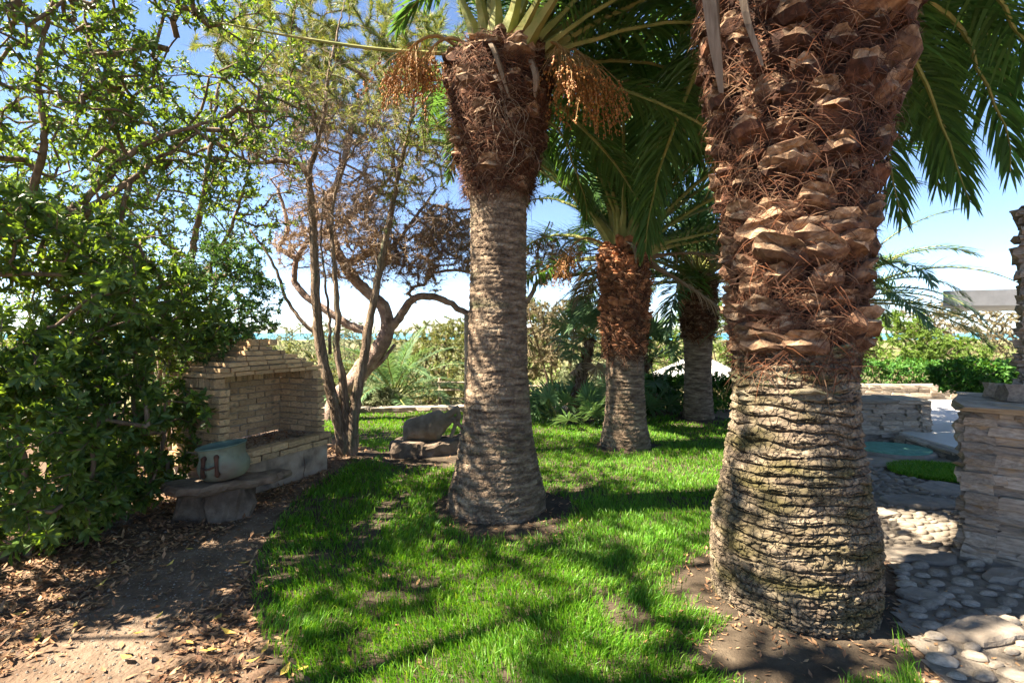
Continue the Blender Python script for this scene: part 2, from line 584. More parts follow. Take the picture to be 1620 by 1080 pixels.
def ground_material():
    """dark leaf mould with a trodden sandy strip along the edge of the lawn"""
    m = bpy.data.materials.new('garden_earth')
    m.use_nodes = True
    n = m.node_tree
    N, L = n.nodes, n.links
    pb = N['Principled BSDF']
    tc = N.new('ShaderNodeTexCoord')
    no = N.new('ShaderNodeTexNoise')
    no.inputs['Scale'].default_value = 4
    no.inputs['Detail'].default_value = 9
    no.inputs['Roughness'].default_value = .7
    L.new(tc.outputs['Object'], no.inputs['Vector'])
    a = ramp(n, [(.3, (.06, .038, .025)), (.5, (.13, .085, .056)), (.72, (.22, .155, .105))])
    b = ramp(n, [(.3, (.075, .052, .036)), (.5, (.14, .1, .07)), (.7, (.21, .158, .115))])
    L.new(no.outputs['Fac'], a.inputs[0])
    L.new(no.outputs['Fac'], b.inputs[0])
    at = N.new('ShaderNodeAttribute')
    at.attribute_name = 'trodden'
    mx = N.new('ShaderNodeMixRGB')
    L.new(at.outputs['Fac'], mx.inputs[0])
    L.new(a.outputs[0], mx.inputs[1])
    L.new(b.outputs[0], mx.inputs[2])
    # dry scrub cover away from the garden
    at2 = N.new('ShaderNodeAttribute')
    at2.attribute_name = 'scrub'
    c = ramp(n, [(.35, (.1, .11, .045)), (.65, (.24, .2, .11))])
    L.new(no.outputs['Fac'], c.inputs[0])
    m2 = N.new('ShaderNodeMixRGB')
    L.new(at2.outputs['Fac'], m2.inputs[0])
    L.new(mx.outputs[0], m2.inputs[1])
    L.new(c.outputs[0], m2.inputs[2])
    L.new(m2.outputs[0], pb.inputs['Base Color'])
    pb.inputs['Roughness'].default_value = .97
    pb.inputs['Specular IOR Level'].default_value = .15
    b2 = N.new('ShaderNodeTexNoise')
    b2.inputs['Scale'].default_value = 45
    b2.inputs['Detail'].default_value = 8
    L.new(tc.outputs['Object'], b2.inputs['Vector'])
    bp = N.new('ShaderNodeBump')
    bp.inputs['Strength'].default_value = .8
    bp.inputs['Distance'].default_value = .02
    L.new(b2.outputs['Fac'], bp.inputs['Height'])
    L.new(bp.outputs[0], pb.inputs['Normal'])
    return m


# ------------------------------------------------------------------ the setting
def axis(fine0, fine1, step, far0, far1):
    a = list(np.arange(fine0, fine1 + 1e-6, step))
    s, x = step, fine1
    while x < far1:
        s *= 1.25
        x += s
        a.append(min(x, far1))
    s, x = step, fine0
    while x > far0:
        s *= 1.25
        x -= s
        a.insert(0, max(x, far0))
    return np.array(a)


def in_poly(x, y, poly):
    p = np.asarray(poly)
    r = np.zeros(x.shape, bool)
    j = len(p) - 1
    for i in range(len(p)):
        xi, yi, xj, yj = *p[i], *p[j]
        c = ((yi > y) != (yj > y)) & (x < (xj - xi) * (y - yi) / (yj - yi + 1e-12) + xi)
        r ^= c
        j = i
    return r


def edge_dist(x, y, poly):
    p = np.asarray(poly)
    d = np.full(x.shape, 1e9)
    for i in range(len(p)):
        a, b = p[i], p[(i + 1) % len(p)]
        ab = b - a
        t = np.clip(((x - a[0]) * ab[0] + (y - a[1]) * ab[1]) / (ab @ ab), 0, 1)
        d = np.minimum(d, np.hypot(x - a[0] - t * ab[0], y - a[1] - t * ab[1]))
    return d


LAWN = np.array([(-.55, 1.2), (-.98, 2.3), (-1.42, 2.8), (-1.72, 3.4), (-1.95, 4.2), (-2.05, 4.9), (-2.02, 5.6), (-1.95, 6.1), (-2.05, 6.9), (-2.6, 7.6), (-3.6, 8.6),
                 (-3.9, 9.6), (-2.9, 10.0), (-1.2, 10.25), (.5, 10.3), (2.4, 9.75), (3.2, 9.65), (3.95, 9.2), (4.0, 8), (3.55, 6.2), (2.95, 4.6), (2.35, 3.3), (1.8, 2.2), (1.5, 1.2)])

gxs, gys = axis(-6, 7, .12, -1500, 1500), axis(1.2, 12, .12, -90, 900)
X, Y = np.meshgrid(gxs, gys)
Z = gz(X, Y)
mb = MB()
nx, ny = len(gxs), len(gys)
idx = np.arange(nx * ny).reshape(ny, nx)
mb.add(np.stack([X, Y, Z], -1).reshape(-1, 3), np.stack([idx[:-1, :-1], idx[:-1, 1:], idx[1:, 1:], idx[1:, :-1]], -1).reshape(-1, 4))
ground = mb.build('ground', ground_material(), smooth=True)
ground['kind'] = 'structure'
TROD = np.array([(-1.0, .4), (-1.7, 2.0), (-2.0, 2.6), (-2.15, 3.3), (-2.1, 4.0), (-2.0, 4.7), (-1.9, 5.2)])


def trodden(x, y):
    d = np.full(x.shape, 1e9)
    for i in range(len(TROD) - 1):
        a, b = TROD[i], TROD[i + 1]
        ab = b - a
        t = np.clip(((x - a[0]) * ab[0] + (y - a[1]) * ab[1]) / (ab @ ab), 0, 1)
        d = np.minimum(d, np.hypot(x - a[0] - t * ab[0], y - a[1] - t * ab[1]))
    n = fbm(np.stack([x * 2.2, y * 2.2, x * 0], -1), 3, 9)
    return 1 - sstep(.05, .42, d + (n - .5) * .5)


at = ground.data.attributes.new('trodden', 'FLOAT', 'POINT')
at.data.foreach_set('value', trodden(X, Y).ravel().astype(np.float32))
at = ground.data.attributes.new('scrub', 'FLOAT', 'POINT')
at.data.foreach_set('value', sstep(10.4, 12, Y + 0 * X).ravel().astype(np.float32))

mb = MB()
r = np.concatenate([[0], np.geomspace(50, 12000, 30)])
a = np.linspace(-pi, pi, 65)
R_, A_ = np.meshgrid(r, a, indexing='ij')
idx = np.arange(R_.size).reshape(R_.shape)
mb.add(np.stack([R_ * np.sin(A_), 100 + R_ * np.cos(A_), R_ * 0 - 9.6], -1).reshape(-1, 3), np.stack([idx[:-1, :-1], idx[:-1, 1:], idx[1:, 1:], idx[1:, :-1]], -1).reshape(-1, 4))
o = mb.build('sea', sea_material())
o['kind'] = 'structure'

# far hills across the water
mb = MB()
hx = np.linspace(-7000, 9000, 160)
hy = np.linspace(5200, 7600, 26)
HX, HY = np.meshgrid(hx, hy)
prof = np.clip(1 - np.abs(HY - 6400) / 1200, 0, 1)
env = 60 + 130 * fbm(np.stack([HX / 1500, HX * 0, HX * 0], -1), 3, 5) ** 1.5 + 120 * np.exp(-((HX + 700) / 500) ** 2)
HZt = -11 + prof ** .8 * env * (.55 + .8 * fbm(np.stack([HX / 500, HY / 500, HX * 0], -1), 4, 6)) * .75
idx = np.arange(HX.size).reshape(HX.shape)
mb.add(np.stack([HX, HY, HZt], -1).reshape(-1, 3), np.stack([idx[:-1, :-1], idx[:-1, 1:], idx[1:, 1:], idx[1:, :-1]], -1).reshape(-1, 4))
o = mb.build('hills', MAT['hill'], smooth=True)
o['kind'] = 'structure'


def sheet(name, poly, m, dz, step=.12, zf=gz, kind='structure', thick=None):
    """a sheet that follows the ground inside a polygon"""
    poly = np.asarray(poly, float)
    lo, hi = poly.min(0), poly.max(0)
    xs, ys = np.arange(lo[0], hi[0] + step, step), np.arange(lo[1], hi[1] + step, step)
    X, Y = np.meshgrid(xs, ys)
    cx, cy = (X[:-1, :-1] + X[1:, 1:]) / 2, (Y[:-1, :-1] + Y[1:, 1:]) / 2
    keep = in_poly(cx, cy, poly)
    idx = np.arange(X.size).reshape(X.shape)
    q = np.stack([idx[:-1, :-1], idx[:-1, 1:], idx[1:, 1:], idx[1:, :-1]], -1)[keep]
    v = np.stack([X, Y, zf(X, Y) + dz], -1).reshape(-1, 3)
    used = np.unique(q)
    re = -np.ones(len(v), int)
    re[used] = np.arange(len(used))
    mb = MB()
    mb.add(v[used], re[q])
    o = mb.build(name, m, smooth=True)
    o['kind'] = kind
    return o


sheet('lawn', LAWN, MAT['soil_lawn'], .006, .09)
PATH = np.array([(1.85, .8), (1.92, 2.3), (2.12, 2.85), (2.4, 3.15), (3.0, 4.4), (3.6, 6), (4.05, 7.8), (4.0, 9.1), (3.3, 9.75), (3.6, 10.4), (5.0, 10.4), (5.45, 9), (5.5, 5.6), (7.5, 5.5), (7.5, .8)])
path = sheet('path', PATH, MAT['pathm'], .010, .05)
mb = MB()
poly = [(5.52, 5.3), (11.5, 5.3), (11.5, 11.0), (6.6, 11.0), (5.62, 7.4)]
n = len(poly)
v = [(x, y, .15) for x, y in poly] + [(x, y, -.1) for x, y in poly]
mb.v.append(np.array(v, np.float32)); mb.n = 2 * n
mb.f.append((np.array([list(range(n))]), 0))
mb.f.append((np.array([[i + n, (i + 1) % n + n, (i + 1) % n, i] for i in range(n)]), 0))
o = mb.build('terrace', MAT['terrace'])
o['kind'] = 'structure'


# ------------------------------------------------------------------ palms
def frond_mesh(name, L, e0, bend, pairs, ll, mats, seed, hang=0.0, width=.026, vee=.35):
    """one pinnate frond leaving the origin along +X at elevation e0, bending down; leaflets folded along both sides"""
    r = np.random.default_rng(seed)
    n = 15
    s = np.linspace(0, 1, n)
    ang = e0 - bend * s ** 1.35
    dx = np.cos(ang) * L / (n - 1)
    dz = np.sin(ang) * L / (n - 1)
    sideb = np.cumsum(r.normal(0, .006, n)) * L
    pts = np.stack([np.concatenate([[0], np.cumsum(dx[:-1])]), sideb - sideb[0], np.concatenate([[0], np.cumsum(dz[:-1])])], -1)
    mb = MB()
    rr = np.interp(s, [0, .06, .15, 1], [.085, .05, .026, .004]) * (L / 3) ** .6
    tube(mb, pts, rr, 5, 1)
    t = np.gradient(pts, axis=0)
    t /= np.linalg.norm(t, axis=1, keepdims=True)
    k = pairs
    u = np.concatenate([np.linspace(.13, .995, k), np.linspace(.135, .998, k)]) + r.normal(0, .003, 2 * k)
    u = np.clip(u, .12, .999)
    sg = np.concatenate([np.ones(k), -np.ones(k)])
    pos = np.stack([np.interp(u, s, pts[:, c]) for c in range(3)], -1)
    T = np.stack([np.interp(u, s, t[:, c]) for c in range(3)], -1)
    side = np.cross(T, [0, 0, 1.0])
    side /= np.linalg.norm(side, axis=1, keepdims=True) + 1e-9
    nor = np.cross(side, T)
    side = -side * sg[:, None]
    a = np.interp(u, [.12, .3, 1], [75, 58, 18]) * pi / 180 + r.normal(0, .09, 2 * k)
    va = vee + r.normal(0, .16, 2 * k) + np.where((np.arange(2 * k) % 3) == 0, .22, -.08)
    d = T * np.cos(a)[:, None] + (side * np.cos(va)[:, None] + nor * np.sin(va)[:, None]) * np.sin(a)[:, None]
    ln = ll * np.interp(u, [.12, .2, .45, .8, 1], [.25, .75, 1, .8, .35]) * r.uniform(.85, 1.1, 2 * k)
    drop = (hang + r.uniform(0, .18, 2 * k))
    g = np.array([0, 0, -1.0])
    p0 = pos
    p1 = p0 + d * (ln * .35)[:, None] + g * (drop * ln * .06)[:, None]
    p2 = p0 + d * (ln * .7)[:, None] + g * (drop * ln * .3)[:, None]
    p3 = p0 + d * ln[:, None] + g * (drop * ln * .75)[:, None]
    wv = np.cross(d, nor)
    wv /= np.linalg.norm(wv, axis=1, keepdims=True) + 1e-9
    w = width * r.uniform(.8, 1.15, 2 * k) * np.interp(u, [.12, .3, .9, 1], [.5, 1, .8, .6])
    V = np.stack([p0 - wv * (w * .22)[:, None], p0 + wv * (w * .22)[:, None], p1 - wv * (w * .5)[:, None], p1 + wv * (w * .5)[:, None],
                  p2 - wv * (w * .4)[:, None], p2 + wv * (w * .4)[:, None], p3], 1)
    b = np.arange(2 * k)[:, None] * 7
    q = np.concatenate([b + np.array([[0, 1, 3, 2]]), b + np.array([[2, 3, 5, 4]])])
    tr = b + np.array([[4, 5, 6]])
    mb.add(V.reshape(-1, 3), [q, tr], 0)
    return mb.mesh(name, mats, smooth=False)


FM = [MAT['frond'], MAT['rachis']]
FB = [MAT['frond_blue'], MAT['rachis']]
FD = [MAT['frond_dry'], MAT['frond_dry']]
# mesh sets: each entry (start elevation deg, mesh)
FROND = []
for i, (e, bend) in enumerate([(84, .55), (76, .8), (66, 1.0), (56, 1.1), (46, 1.25), (36, 1.2), (26, 1.2), (16, 1.1), (4, 1.0), (-10, .8), (-24, .7)]):
    FROND.append((e, frond_mesh('frond_blade', 3.0, radians(e), bend, 96, .46, FM, 100 + i, hang=.1 if e > 20 else .5, width=.03)))
FROND_B = []
for i, (e, bend) in enumerate([(80, .7), (62, 1.1), (46, 1.3), (30, 1.4), (14, 1.2), (0, .9)]):
    FROND_B.append((e, frond_mesh('frond_blade', 3.0, radians(e), bend, 80, .45, FB, 140 + i, hang=.2, width=.034)))
FROND_D = [frond_mesh('dry_frond_blade', 3.0, radians(e), b, 70, .42, FD, 160 + i, hang=.9, width=.022) for i, (e, b) in enumerate([(-5, 1.0), (-30, .8), (10, 1.5)])]


def frond(parent, az, elev, at, L, dry=False, blue=False, roll=0.0, name='frond'):
    if dry:
        me = FROND_D[rng.integers(len(FROND_D))]
    else:
        S_ = FROND_B if blue else FROND
        me = min(S_, key=lambda q: abs(q[0] - elev))[1]
    return link(name, me, parent, at, (roll, 0, az), (L / 3,) * 3)


BOOT_N = 8


def boot_mesh(name, seed, m, up=.55, stub=.1, wide=.115, tall=.055, ragged=.007):
    """the cut stump of an old leaf: a lens shaped wedge that leans out and up; x tangent, y outward, z up"""
    r = np.random.default_rng(seed)
    k = 14
    a = np.arange(k) / k * 2 * pi
    rings = []
    skew = r.normal(0, .25)
    for t, sx, sz in ((-.35, 1.0, 1.0), (.3, 1.0, .98), (.75, .95, .88), (1.0, .82, .7), (.96, .45, .36)):
        x = np.sign(np.cos(a)) * np.abs(np.cos(a)) ** .9 * wide * sx
        z = np.sin(a) * tall * sz
        z = np.where(z > 0, z * .75, z * 1.2) - (np.cos(a) ** 2) * tall * .35
        y = stub * t - np.abs(np.cos(a)) ** 2 * stub * .5 * max(t, 0) + x * skew * .4 * max(t, 0)
        rings.append(np.stack([x, y, z + stub * t * up], -1))
    v = np.concatenate(rings)
    v = np.concatenate([v, rings[4].mean(0)[None] + [0, -.006, 0]])
    amp = np.concatenate([np.zeros(k), np.ones(4 * k + 1)])[:, None]
    q = v * 26 + seed * 3.1
    v = v + amp * (np.stack([fbm(q, 2, seed), fbm(q + 7, 2, seed + 1), fbm(q + 13, 2, seed + 2)], -1) - .5) * ragged * 3.4
    idx = np.arange(5 * k).reshape(5, k)
    qd = np.stack([idx[:-1], np.roll(idx[:-1], -1, 1), np.roll(idx[1:], -1, 1), idx[1:]], -1).reshape(-1, 4)
    tr = np.stack([idx[4], np.roll(idx[4], -1), np.full(k, 5 * k)], -1)
    mb = MB()
    mb.add(v, [qd[:3 * k]], 0)
    mb.n -= len(v)
    mb.v.pop()
    mb.add(v, [qd[3 * k:], tr], 1)
    return mb.mesh(name, m, smooth=False)


BOOTS = {
    'cut': [boot_mesh('leaf_base_block', 200 + i, [MAT['boot'], MAT['boot_cut']], up=.45, stub=.085, wide=.12, tall=.06, ragged=.016) for i in range(BOOT_N)],
    'dark': [boot_mesh('leaf_base_block', 220 + i, [MAT['boot_dark'], MAT['boot_cut']], up=.8, stub=.085, wide=.09, tall=.05, ragged=.022) for i in range(BOOT_N)],
    'moss': [boot_mesh('leaf_base_block', 260 + i, [MAT['boot_moss'], MAT['boot_moss']], up=.3, stub=.06, wide=.125, tall=.05, ragged=.012) for i in range(BOOT_N)],
    'red': [boot_mesh('leaf_base_block', 240 + i, [MAT['boot_red'], MAT['boot_red']], up=.8, stub=.1, wide=.085, tall=.045, ragged=.016) for i in range(BOOT_N)],
}


def worley_edge(x, y, seed):
    """distance to the nearest crack between irregular plates"""
    ix, iy = np.floor(x).astype(np.int64), np.floor(y).astype(np.int64)
    f1 = np.full(x.shape, 9.0)
    f2 = np.full(x.shape, 9.0)
    for a in (-1, 0, 1):
        for b in (-1, 0, 1):
            cx, cy = ix + a, iy + b
            px, py = cx + _h(cx, cy, cx * 0, seed), cy + _h(cx, cy, cx * 0 + 5, seed)
            d = np.hypot(px - x, py - y)
            f2 = np.where(d < f1, f1, np.minimum(f2, d))
            f1 = np.minimum(f1, d)
    return f2 - f1


def trunk_mesh(name, prof, lean, nth, nz, ring_h, nscar, amp, m, seed, z0=-.06, z1=None, plates=0.0):
    """a palm trunk with ringed leaf scars as real relief"""
    prof = np.asarray(prof, float)
    z1 = z1 or prof[-1, 0]
    th = np.arange(nth) / nth * 2 * pi
    z = np.linspace(z0, z1, nz)
    T, Zg = np.meshgrid(th, z)
    R = np.interp(Zg, prof[:, 0], prof[:, 1])
    q = np.stack([np.cos(T) * R, np.sin(T) * R, Zg], -1)
    n1 = fbm(q * np.array([3, 3, 5]), 3, seed)
    rc = Zg / ring_h + (n1 - .5) * 2.0 + T / (2 * pi) + .5 * np.sin(Zg * 9)
    u = T * nscar / (2 * pi) + .5 * np.floor(rc) + (fbm(q * 4, 2, seed + 4) - .5) * .8
    rc = rc + .28 * np.abs(np.cos(pi * u))
    t = rc - np.floor(rc)
    h = sstep(.02, .24, t) * (1 - .35 * t) * (.75 + .25 * sstep(1.0, .93, t))       # narrow dark groove, sharp lower lip
    fine = fbm(q * np.array([18, 18, 26]), 3, seed + 8)
    wob_ = (fbm(q * 7, 2, seed + 41) - .5) * .9
    cell = worley_edge(T * R * 15 + wob_ + np.floor(rc) * 3.7, rc * .9 + wob_ * .4, seed)
    crack = 1 - sstep(0, .13, cell)
    A = amp * (.5 + 1.0 * fbm(q * 2.2, 2, seed + 12))
    low = np.clip(1 - Zg / max(plates, .01) * .7, 0, 1) if plates else 0 * Zg
    grit = fbm(q * np.array([45, 45, 60]), 2, seed + 9)
    d = A * (h - .6) * (1 - .35 * low) + amp * .8 * (fine - .5) + amp * .6 * (grit - .5) - A * crack * (.12 + .5 * low)
    d = d + .02 * (fbm(q * 1.6, 2, seed + 30) - .5) * np.clip(1.2 - Zg, 0, 1) * 2
    R = R + d
    cx = np.interp(Zg, [0, prof[-1, 0]], [0, lean[0]])
    cy = np.interp(Zg, [0, prof[-1, 0]], [0, lean[1]])
    v = np.stack([np.cos(T) * R + cx, np.sin(T) * R + cy, Zg + .25 * ring_h * (h - .5)], -1)
    idx = np.arange(nz * nth).reshape(nz, nth)
    a0, a1 = idx[:-1], idx[1:]
    mb = MB()
    mb.add(v.reshape(-1, 3), np.stack([a0, np.roll(a0, -1, 1), np.roll(a1, -1, 1), a1], -1).reshape(-1, 4))
    return mb.mesh(name, m, smooth=True)


def fibres(mb, prof, lean, za, zb, n, seed, lmin=.06, lmax=.22, w=.0035, out=.05, horiz=.8):
    """loose strands lying on and sticking out of the fibrous part of a trunk"""
    r = np.random.default_rng(seed)
    prof = np.asarray(prof, float)
    th = r.uniform(0, 2 * pi, n)
    z = r.uniform(za, zb, n)
    R = np.interp(z, prof[:, 0], prof[:, 1]) + r.uniform(.0, out, n)
    H = prof[-1, 0]
    rad = np.stack([np.cos(th), np.sin(th), 0 * th], -1)
    tan = np.stack([-np.sin(th), np.cos(th), 0 * th], -1)
    c = np.stack([z / H * lean[0], z / H * lean[1], z], -1)
    p0 = c + rad * R[:, None]
    a = r.normal(0, horiz, n) + np.where(r.random(n) < .5, 0, pi)
    d = tan * np.cos(a)[:, None] + np.array([0, 0, 1.0]) * (np.sin(a) - .25)[:, None] + rad * r.normal(.12, .28, n)[:, None]
    d /= np.linalg.norm(d, axis=1, keepdims=True)
    ln = r.uniform(lmin, lmax, n)
    g = np.array([0, 0, -1.0])
    p1 = p0 + d * (ln * .5)[:, None] + g * (ln * .05)[:, None]
    p2 = p0 + d * ln[:, None] + g * (ln * r.uniform(.1, .45, n))[:, None] - rad * (ln * .12)[:, None]
    wv = np.cross(d, rad)
    wv /= np.linalg.norm(wv, axis=1, keepdims=True) + 1e-9
    ww = (w * r.uniform(.6, 1.6, n))[:, None]
    V = np.stack([p0 - wv * ww, p0 + wv * ww, p1 - wv * ww * .8, p1 + wv * ww * .8, p2], 1)
    b = np.arange(n)[:, None] * 5
    mb.add(V.reshape(-1, 3), [b + np.array([[0, 1, 3, 2]]), b + np.array([[2, 3, 4]])])


def lattice(prof, za, zb, dz, wide, seed):
    r = np.random.default_rng(seed)
    prof = np.asarray(prof, float)
    out = []
    row = 0
    z = za
    while z < zb:
        R = np.interp(z, prof[:, 0], prof[:, 1])
        n = max(6, int(round(2 * pi * R / wide)))
        for k in range(n):
            th = (k + .5 * (row % 2)) / n * 2 * pi + r.normal(0, .06)
            zz = z + dz * k / n * 1.0 + r.normal(0, dz * .2)
            out.append((th, zz, np.interp(zz, prof[:, 0], prof[:, 1])))
        row += 1
        z += dz
    return out


def put_boot(parent, kind, th, z, R, lean, H, sc, r, sink=.0):
    me = BOOTS[kind][r.integers(BOOT_N)]
    loc = (cos(th) * (R - sink) + lean[0] * z / H, sin(th) * (R - sink) + lean[1] * z / H, z)
    rot = Matrix.Rotation(th - pi / 2, 4, 'Z') @ Matrix.Rotation(r.normal(0, .16), 4, 'X') @ Matrix.Rotation(r.normal(0, .16), 4, 'Y') @ Matrix.Rotation(r.normal(0, .12), 4, 'Z')
    s = sc * r.uniform(.7, 1.25)
    o = link('leaf_base', me, parent, loc, rot.to_euler(), (s * r.uniform(.9, 1.15), s * r.uniform(.7, 1.35), s))
    return o


def fruit_bunch(parent, at, az, L, n, droop, seed):
    """a drooping stalk with a brush of strands and little dates"""
    r = np.random.default_rng(seed)
    d = np.array([cos(az), sin(az), 0])
    mb = MB()
    st = spline([(0, 0, 0), d * L * .35 + [0, 0, L * .12], d * L * .6 + [0, 0, -L * .02], d * L * .72 + [0, 0, -L * .25]], 10)
    tube(mb, st, np.linspace(.018, .009, 10), 5, 0)
    for i in range(n):
        k = r.integers(5, 10)
        p0 = st[k]
        dd = d * r.normal(.25, .3) + np.array([r.normal(0, .35), r.normal(0, .35), -.7])
        l = droop * r.uniform(.5, 1.1)
        ps = [p0, p0 + dd * l * .4 + [0, 0, -.02], p0 + dd * l * .65 + [0, 0, -l * .38]]
        tube(mb, spline(ps, 4), .0022, 3, 0, cap=False)
        for q in range(9):
            t = r.uniform(.35, 1)
            c = ps[1] * (1 - t) + ps[2] * t + r.normal(0, .012, 3)
            s = r.uniform(.006, .011)
            v = c + np.array([(s, 0, 0), (-s, 0, 0), (0, s, 0), (0, -s, 0), (0, 0, s * 1.4), (0, 0, -s * 1.4)])
            mb.add(v, np.array([(0, 2, 4), (2, 1, 4), (1, 3, 4), (3, 0, 4), (2, 0, 5), (1, 2, 5), (3, 1, 5), (0, 3, 5)]), 1)
    me = mb.mesh('fruit_bunch', [MAT['strand'], MAT['fruit']])
    return link('fruit_bunch', me, parent, at)


def strip(parent, name, pts, w, m, th=.004, seed=0, twist=0.0):
    """a dry curved blade with thickness"""
    p = spline(pts, 12)
    t = np.gradient(p, axis=0)
    t /= np.linalg.norm(t, axis=1, keepdims=True)
    ref = np.array([0.3, -1, .1])
    s = np.cross(t, ref)
    s /= np.linalg.norm(s, axis=1, keepdims=True)
    nn = np.cross(s, t)
    k = np.linspace(0, 1, 12)
    a = twist * k
    s2 = s * np.cos(a)[:, None] + nn * np.sin(a)[:, None]
    n2 = np.cross(s2, t)
    W_ = w * np.interp(k, [0, .15, .5, .85, 1], [.8, 1, 1, .85, .35])[:, None] / 2
    v = np.stack([p - s2 * W_, p + n2 * W_ * .35, p + s2 * W_, p + n2 * (W_ * .35 + th)], 1)
    idx = np.arange(48).reshape(12, 4)
    q = np.stack([idx[:-1], np.roll(idx[:-1], -1, 1), np.roll(idx[1:], -1, 1), idx[1:]], -1).reshape(-1, 4)
    mb = MB()
    mb.add(v.reshape(-1, 3), [q, idx[:1], idx[-1:, ::-1]])
    return mb.build(name, m, parent, smooth=False)


def crown(parent, top, n, L, emin, emax, seed, blue=False, dry=3, az0=0.0, skip=None, rad=.14):
    r = np.random.default_rng(seed)
    for i in range(n):
        t = (i + .5) / n
        e = emax + (emin - emax) * t ** .85 + r.normal(0, 5)
        az = az0 + i * 2.39996 + r.normal(0, .12)
        if skip and skip(az % (2 * pi), e):
            continue
        rr = rad * (.25 + .9 * t)
        at = (top[0] + cos(az) * rr, top[1] + sin(az) * rr, top[2] + .25 * (1 - t) - .12)
        frond(parent, az, e, at, L * r.uniform(.85, 1.08) * (.8 + .2 * min(1, t * 3)), blue=blue, roll=r.normal(0, .12))
    for i in range(dry):
        az = az0 + r.uniform(0, 2 * pi)
        if skip and skip(az % (2 * pi), -20):
            continue
        frond(parent, az, -20, (top[0] + cos(az) * rad, top[1] + sin(az) * rad, top[2] - .15), L * r.uniform(.6, .85), dry=True, name='dry_frond')


def palm(label, base, prof, lean, ring_z, cutz, darkz, spec):
    """prof: trunk radius by height; scars up to ring_z, cut stumps up to darkz, fibrous stumps to the top"""
    bz = gz1(*base)
    t = thing('palm_tree', label, 'palm tree', (base[0], base[1], bz), 0, None)
    prof = np.asarray(prof, float)
    H = prof[-1, 0]
    g = spec
    link('trunk', trunk_mesh('trunk_relief', prof, lean, g['nth'], g['nz'], g['ring_h'], g['nscar'], g['amp'], g['scar'], g['seed'], z1=ring_z + .12, plates=g.get('plates', .5)), t)
    core = prof.copy()
    core[:, 1] -= g.get('inset', .03)
    zz = np.linspace(ring_z - .05, H + .1, 60)
    a = np.arange(48) / 48 * 2 * pi
    T, Zg = np.meshgrid(a, zz)
    R = np.interp(Zg, core[:, 0], core[:, 1]) * np.interp(Zg, [H, H + .1], [1, .6])
    q = np.stack([np.cos(T) * R, np.sin(T) * R, Zg], -1)
    R = R + (fbm(q * 9, 3, g['seed'] + 50) - .5) * .06
    v = np.stack([np.cos(T) * R + lean[0] * Zg / H, np.sin(T) * R + lean[1] * Zg / H, Zg], -1)
    idx = np.arange(v.shape[0] * 48).reshape(-1, 48)
    mb = MB()
    mb.add(v.reshape(-1, 3), [np.stack([idx[:-1], np.roll(idx[:-1], -1, 1), np.roll(idx[1:], -1, 1), idx[1:]], -1).reshape(-1, 4)])
    top = MB()
    mb.v.append(np.array([[lean[0], lean[1], H + .12]], np.float32))
    mb.f.append((np.stack([idx[-1], np.roll(idx[-1], -1), np.full(48, mb.n)], -1), 0))
    mb.n += 1
    mb.build('fibrous_trunk', MAT['fibre_core'], t, smooth=False)
    r = np.random.default_rng(g['seed'])
    mz = g.get('moss', 0)
    for th, z, R in lattice(prof, ring_z - mz, H, g['bdz'], g['bw'], g['seed'] + 3):
        if z > cutz + .1 and r.random() < g.get('gap', 0):
            continue
        if z < ring_z + mz * .6:
            put_boot(t, 'moss', th, z, R - .035, lean, H, g['bsc'] * .72, r)
            continue
        kind = g['kinds'][0] if z < cutz else (g['kinds'][1] if z < darkz else g['kinds'][2])
        if kind == 'dark' and r.random() < .25:
            kind = 'cut'
        put_boot(t, kind, th, z, R - g.get('inset', .03) * .6, lean, H, g['bsc'] * (1 if z > ring_z + .1 else .8), r)
    mb = MB()
    fibres(mb, prof, lean, ring_z + .0, H + .05, g['nfib'], g['seed'] + 9, w=g.get('fw', .0035), out=g.get('fout', .05))
    o = mb.build('fibre', MAT['fibre'], t)
    o['kind'] = 'stuff'
    return t, bz


# --- the big palm beside the path
pr1 = [(0.00, 0.431), (0.10, 0.440), (0.20, 0.442), (0.45, 0.431), (0.62, 0.387), (0.95, 0.339), (1.25, 0.321), (1.50, 0.326), (1.75, 0.330), (2.10, 0.356), (2.45, 0.396), (2.80, 0.455), (3.15, 0.515), (3.50, 0.54), (3.90, 0.52), (4.15, 0.43)]
p1, z_ = palm('massive date palm with shaggy stump covered trunk and green scarred base beside the pebble path', (1.64, 3.02), pr1, (.08, .03), 1.32, 2.25, 9,
              dict(nth=380, nz=480, ring_h=.052, nscar=7, amp=.034, scar=MAT['scar'], seed=11, plates=.55, bdz=.128, bw=.2, bsc=1.0, kinds=('cut', 'dark', 'dark'), nfib=14000, inset=.035, fw=.0019, fout=.04, moss=.2, gap=.08))
crown(p1, (.08, .03, 4.2), 46, 3.5, -4, 84, 21, dry=0, rad=.3, skip=lambda az, e: (2.0 < az < 5.9 and e < 40))
for az, e, l_ in ((.5, 4, 3.3), (.72, 18, 3.5), (.6, -10, 2.9), (.9, 0, 3.2), (.6, 30, 3.6), (.8, 40, 3.6), (1.05, 22, 3.4), (.55, 46, 3.5), (.45, 22, 3.5), (.66, 8, 3.3), (.95, 30, 3.5), (.4, 38, 3.6), (.78, -4, 3.0),
                  (1.75, 26, 3.4), (2.15, 30, 3.4), (2.5, 34, 3.4), (1.6, 8, 3.2), (2.05, 42, 3.4)):
    frond(p1, az, e, (.14 + cos(az) * .4, .05 + sin(az) * .4, 4.05), l_)
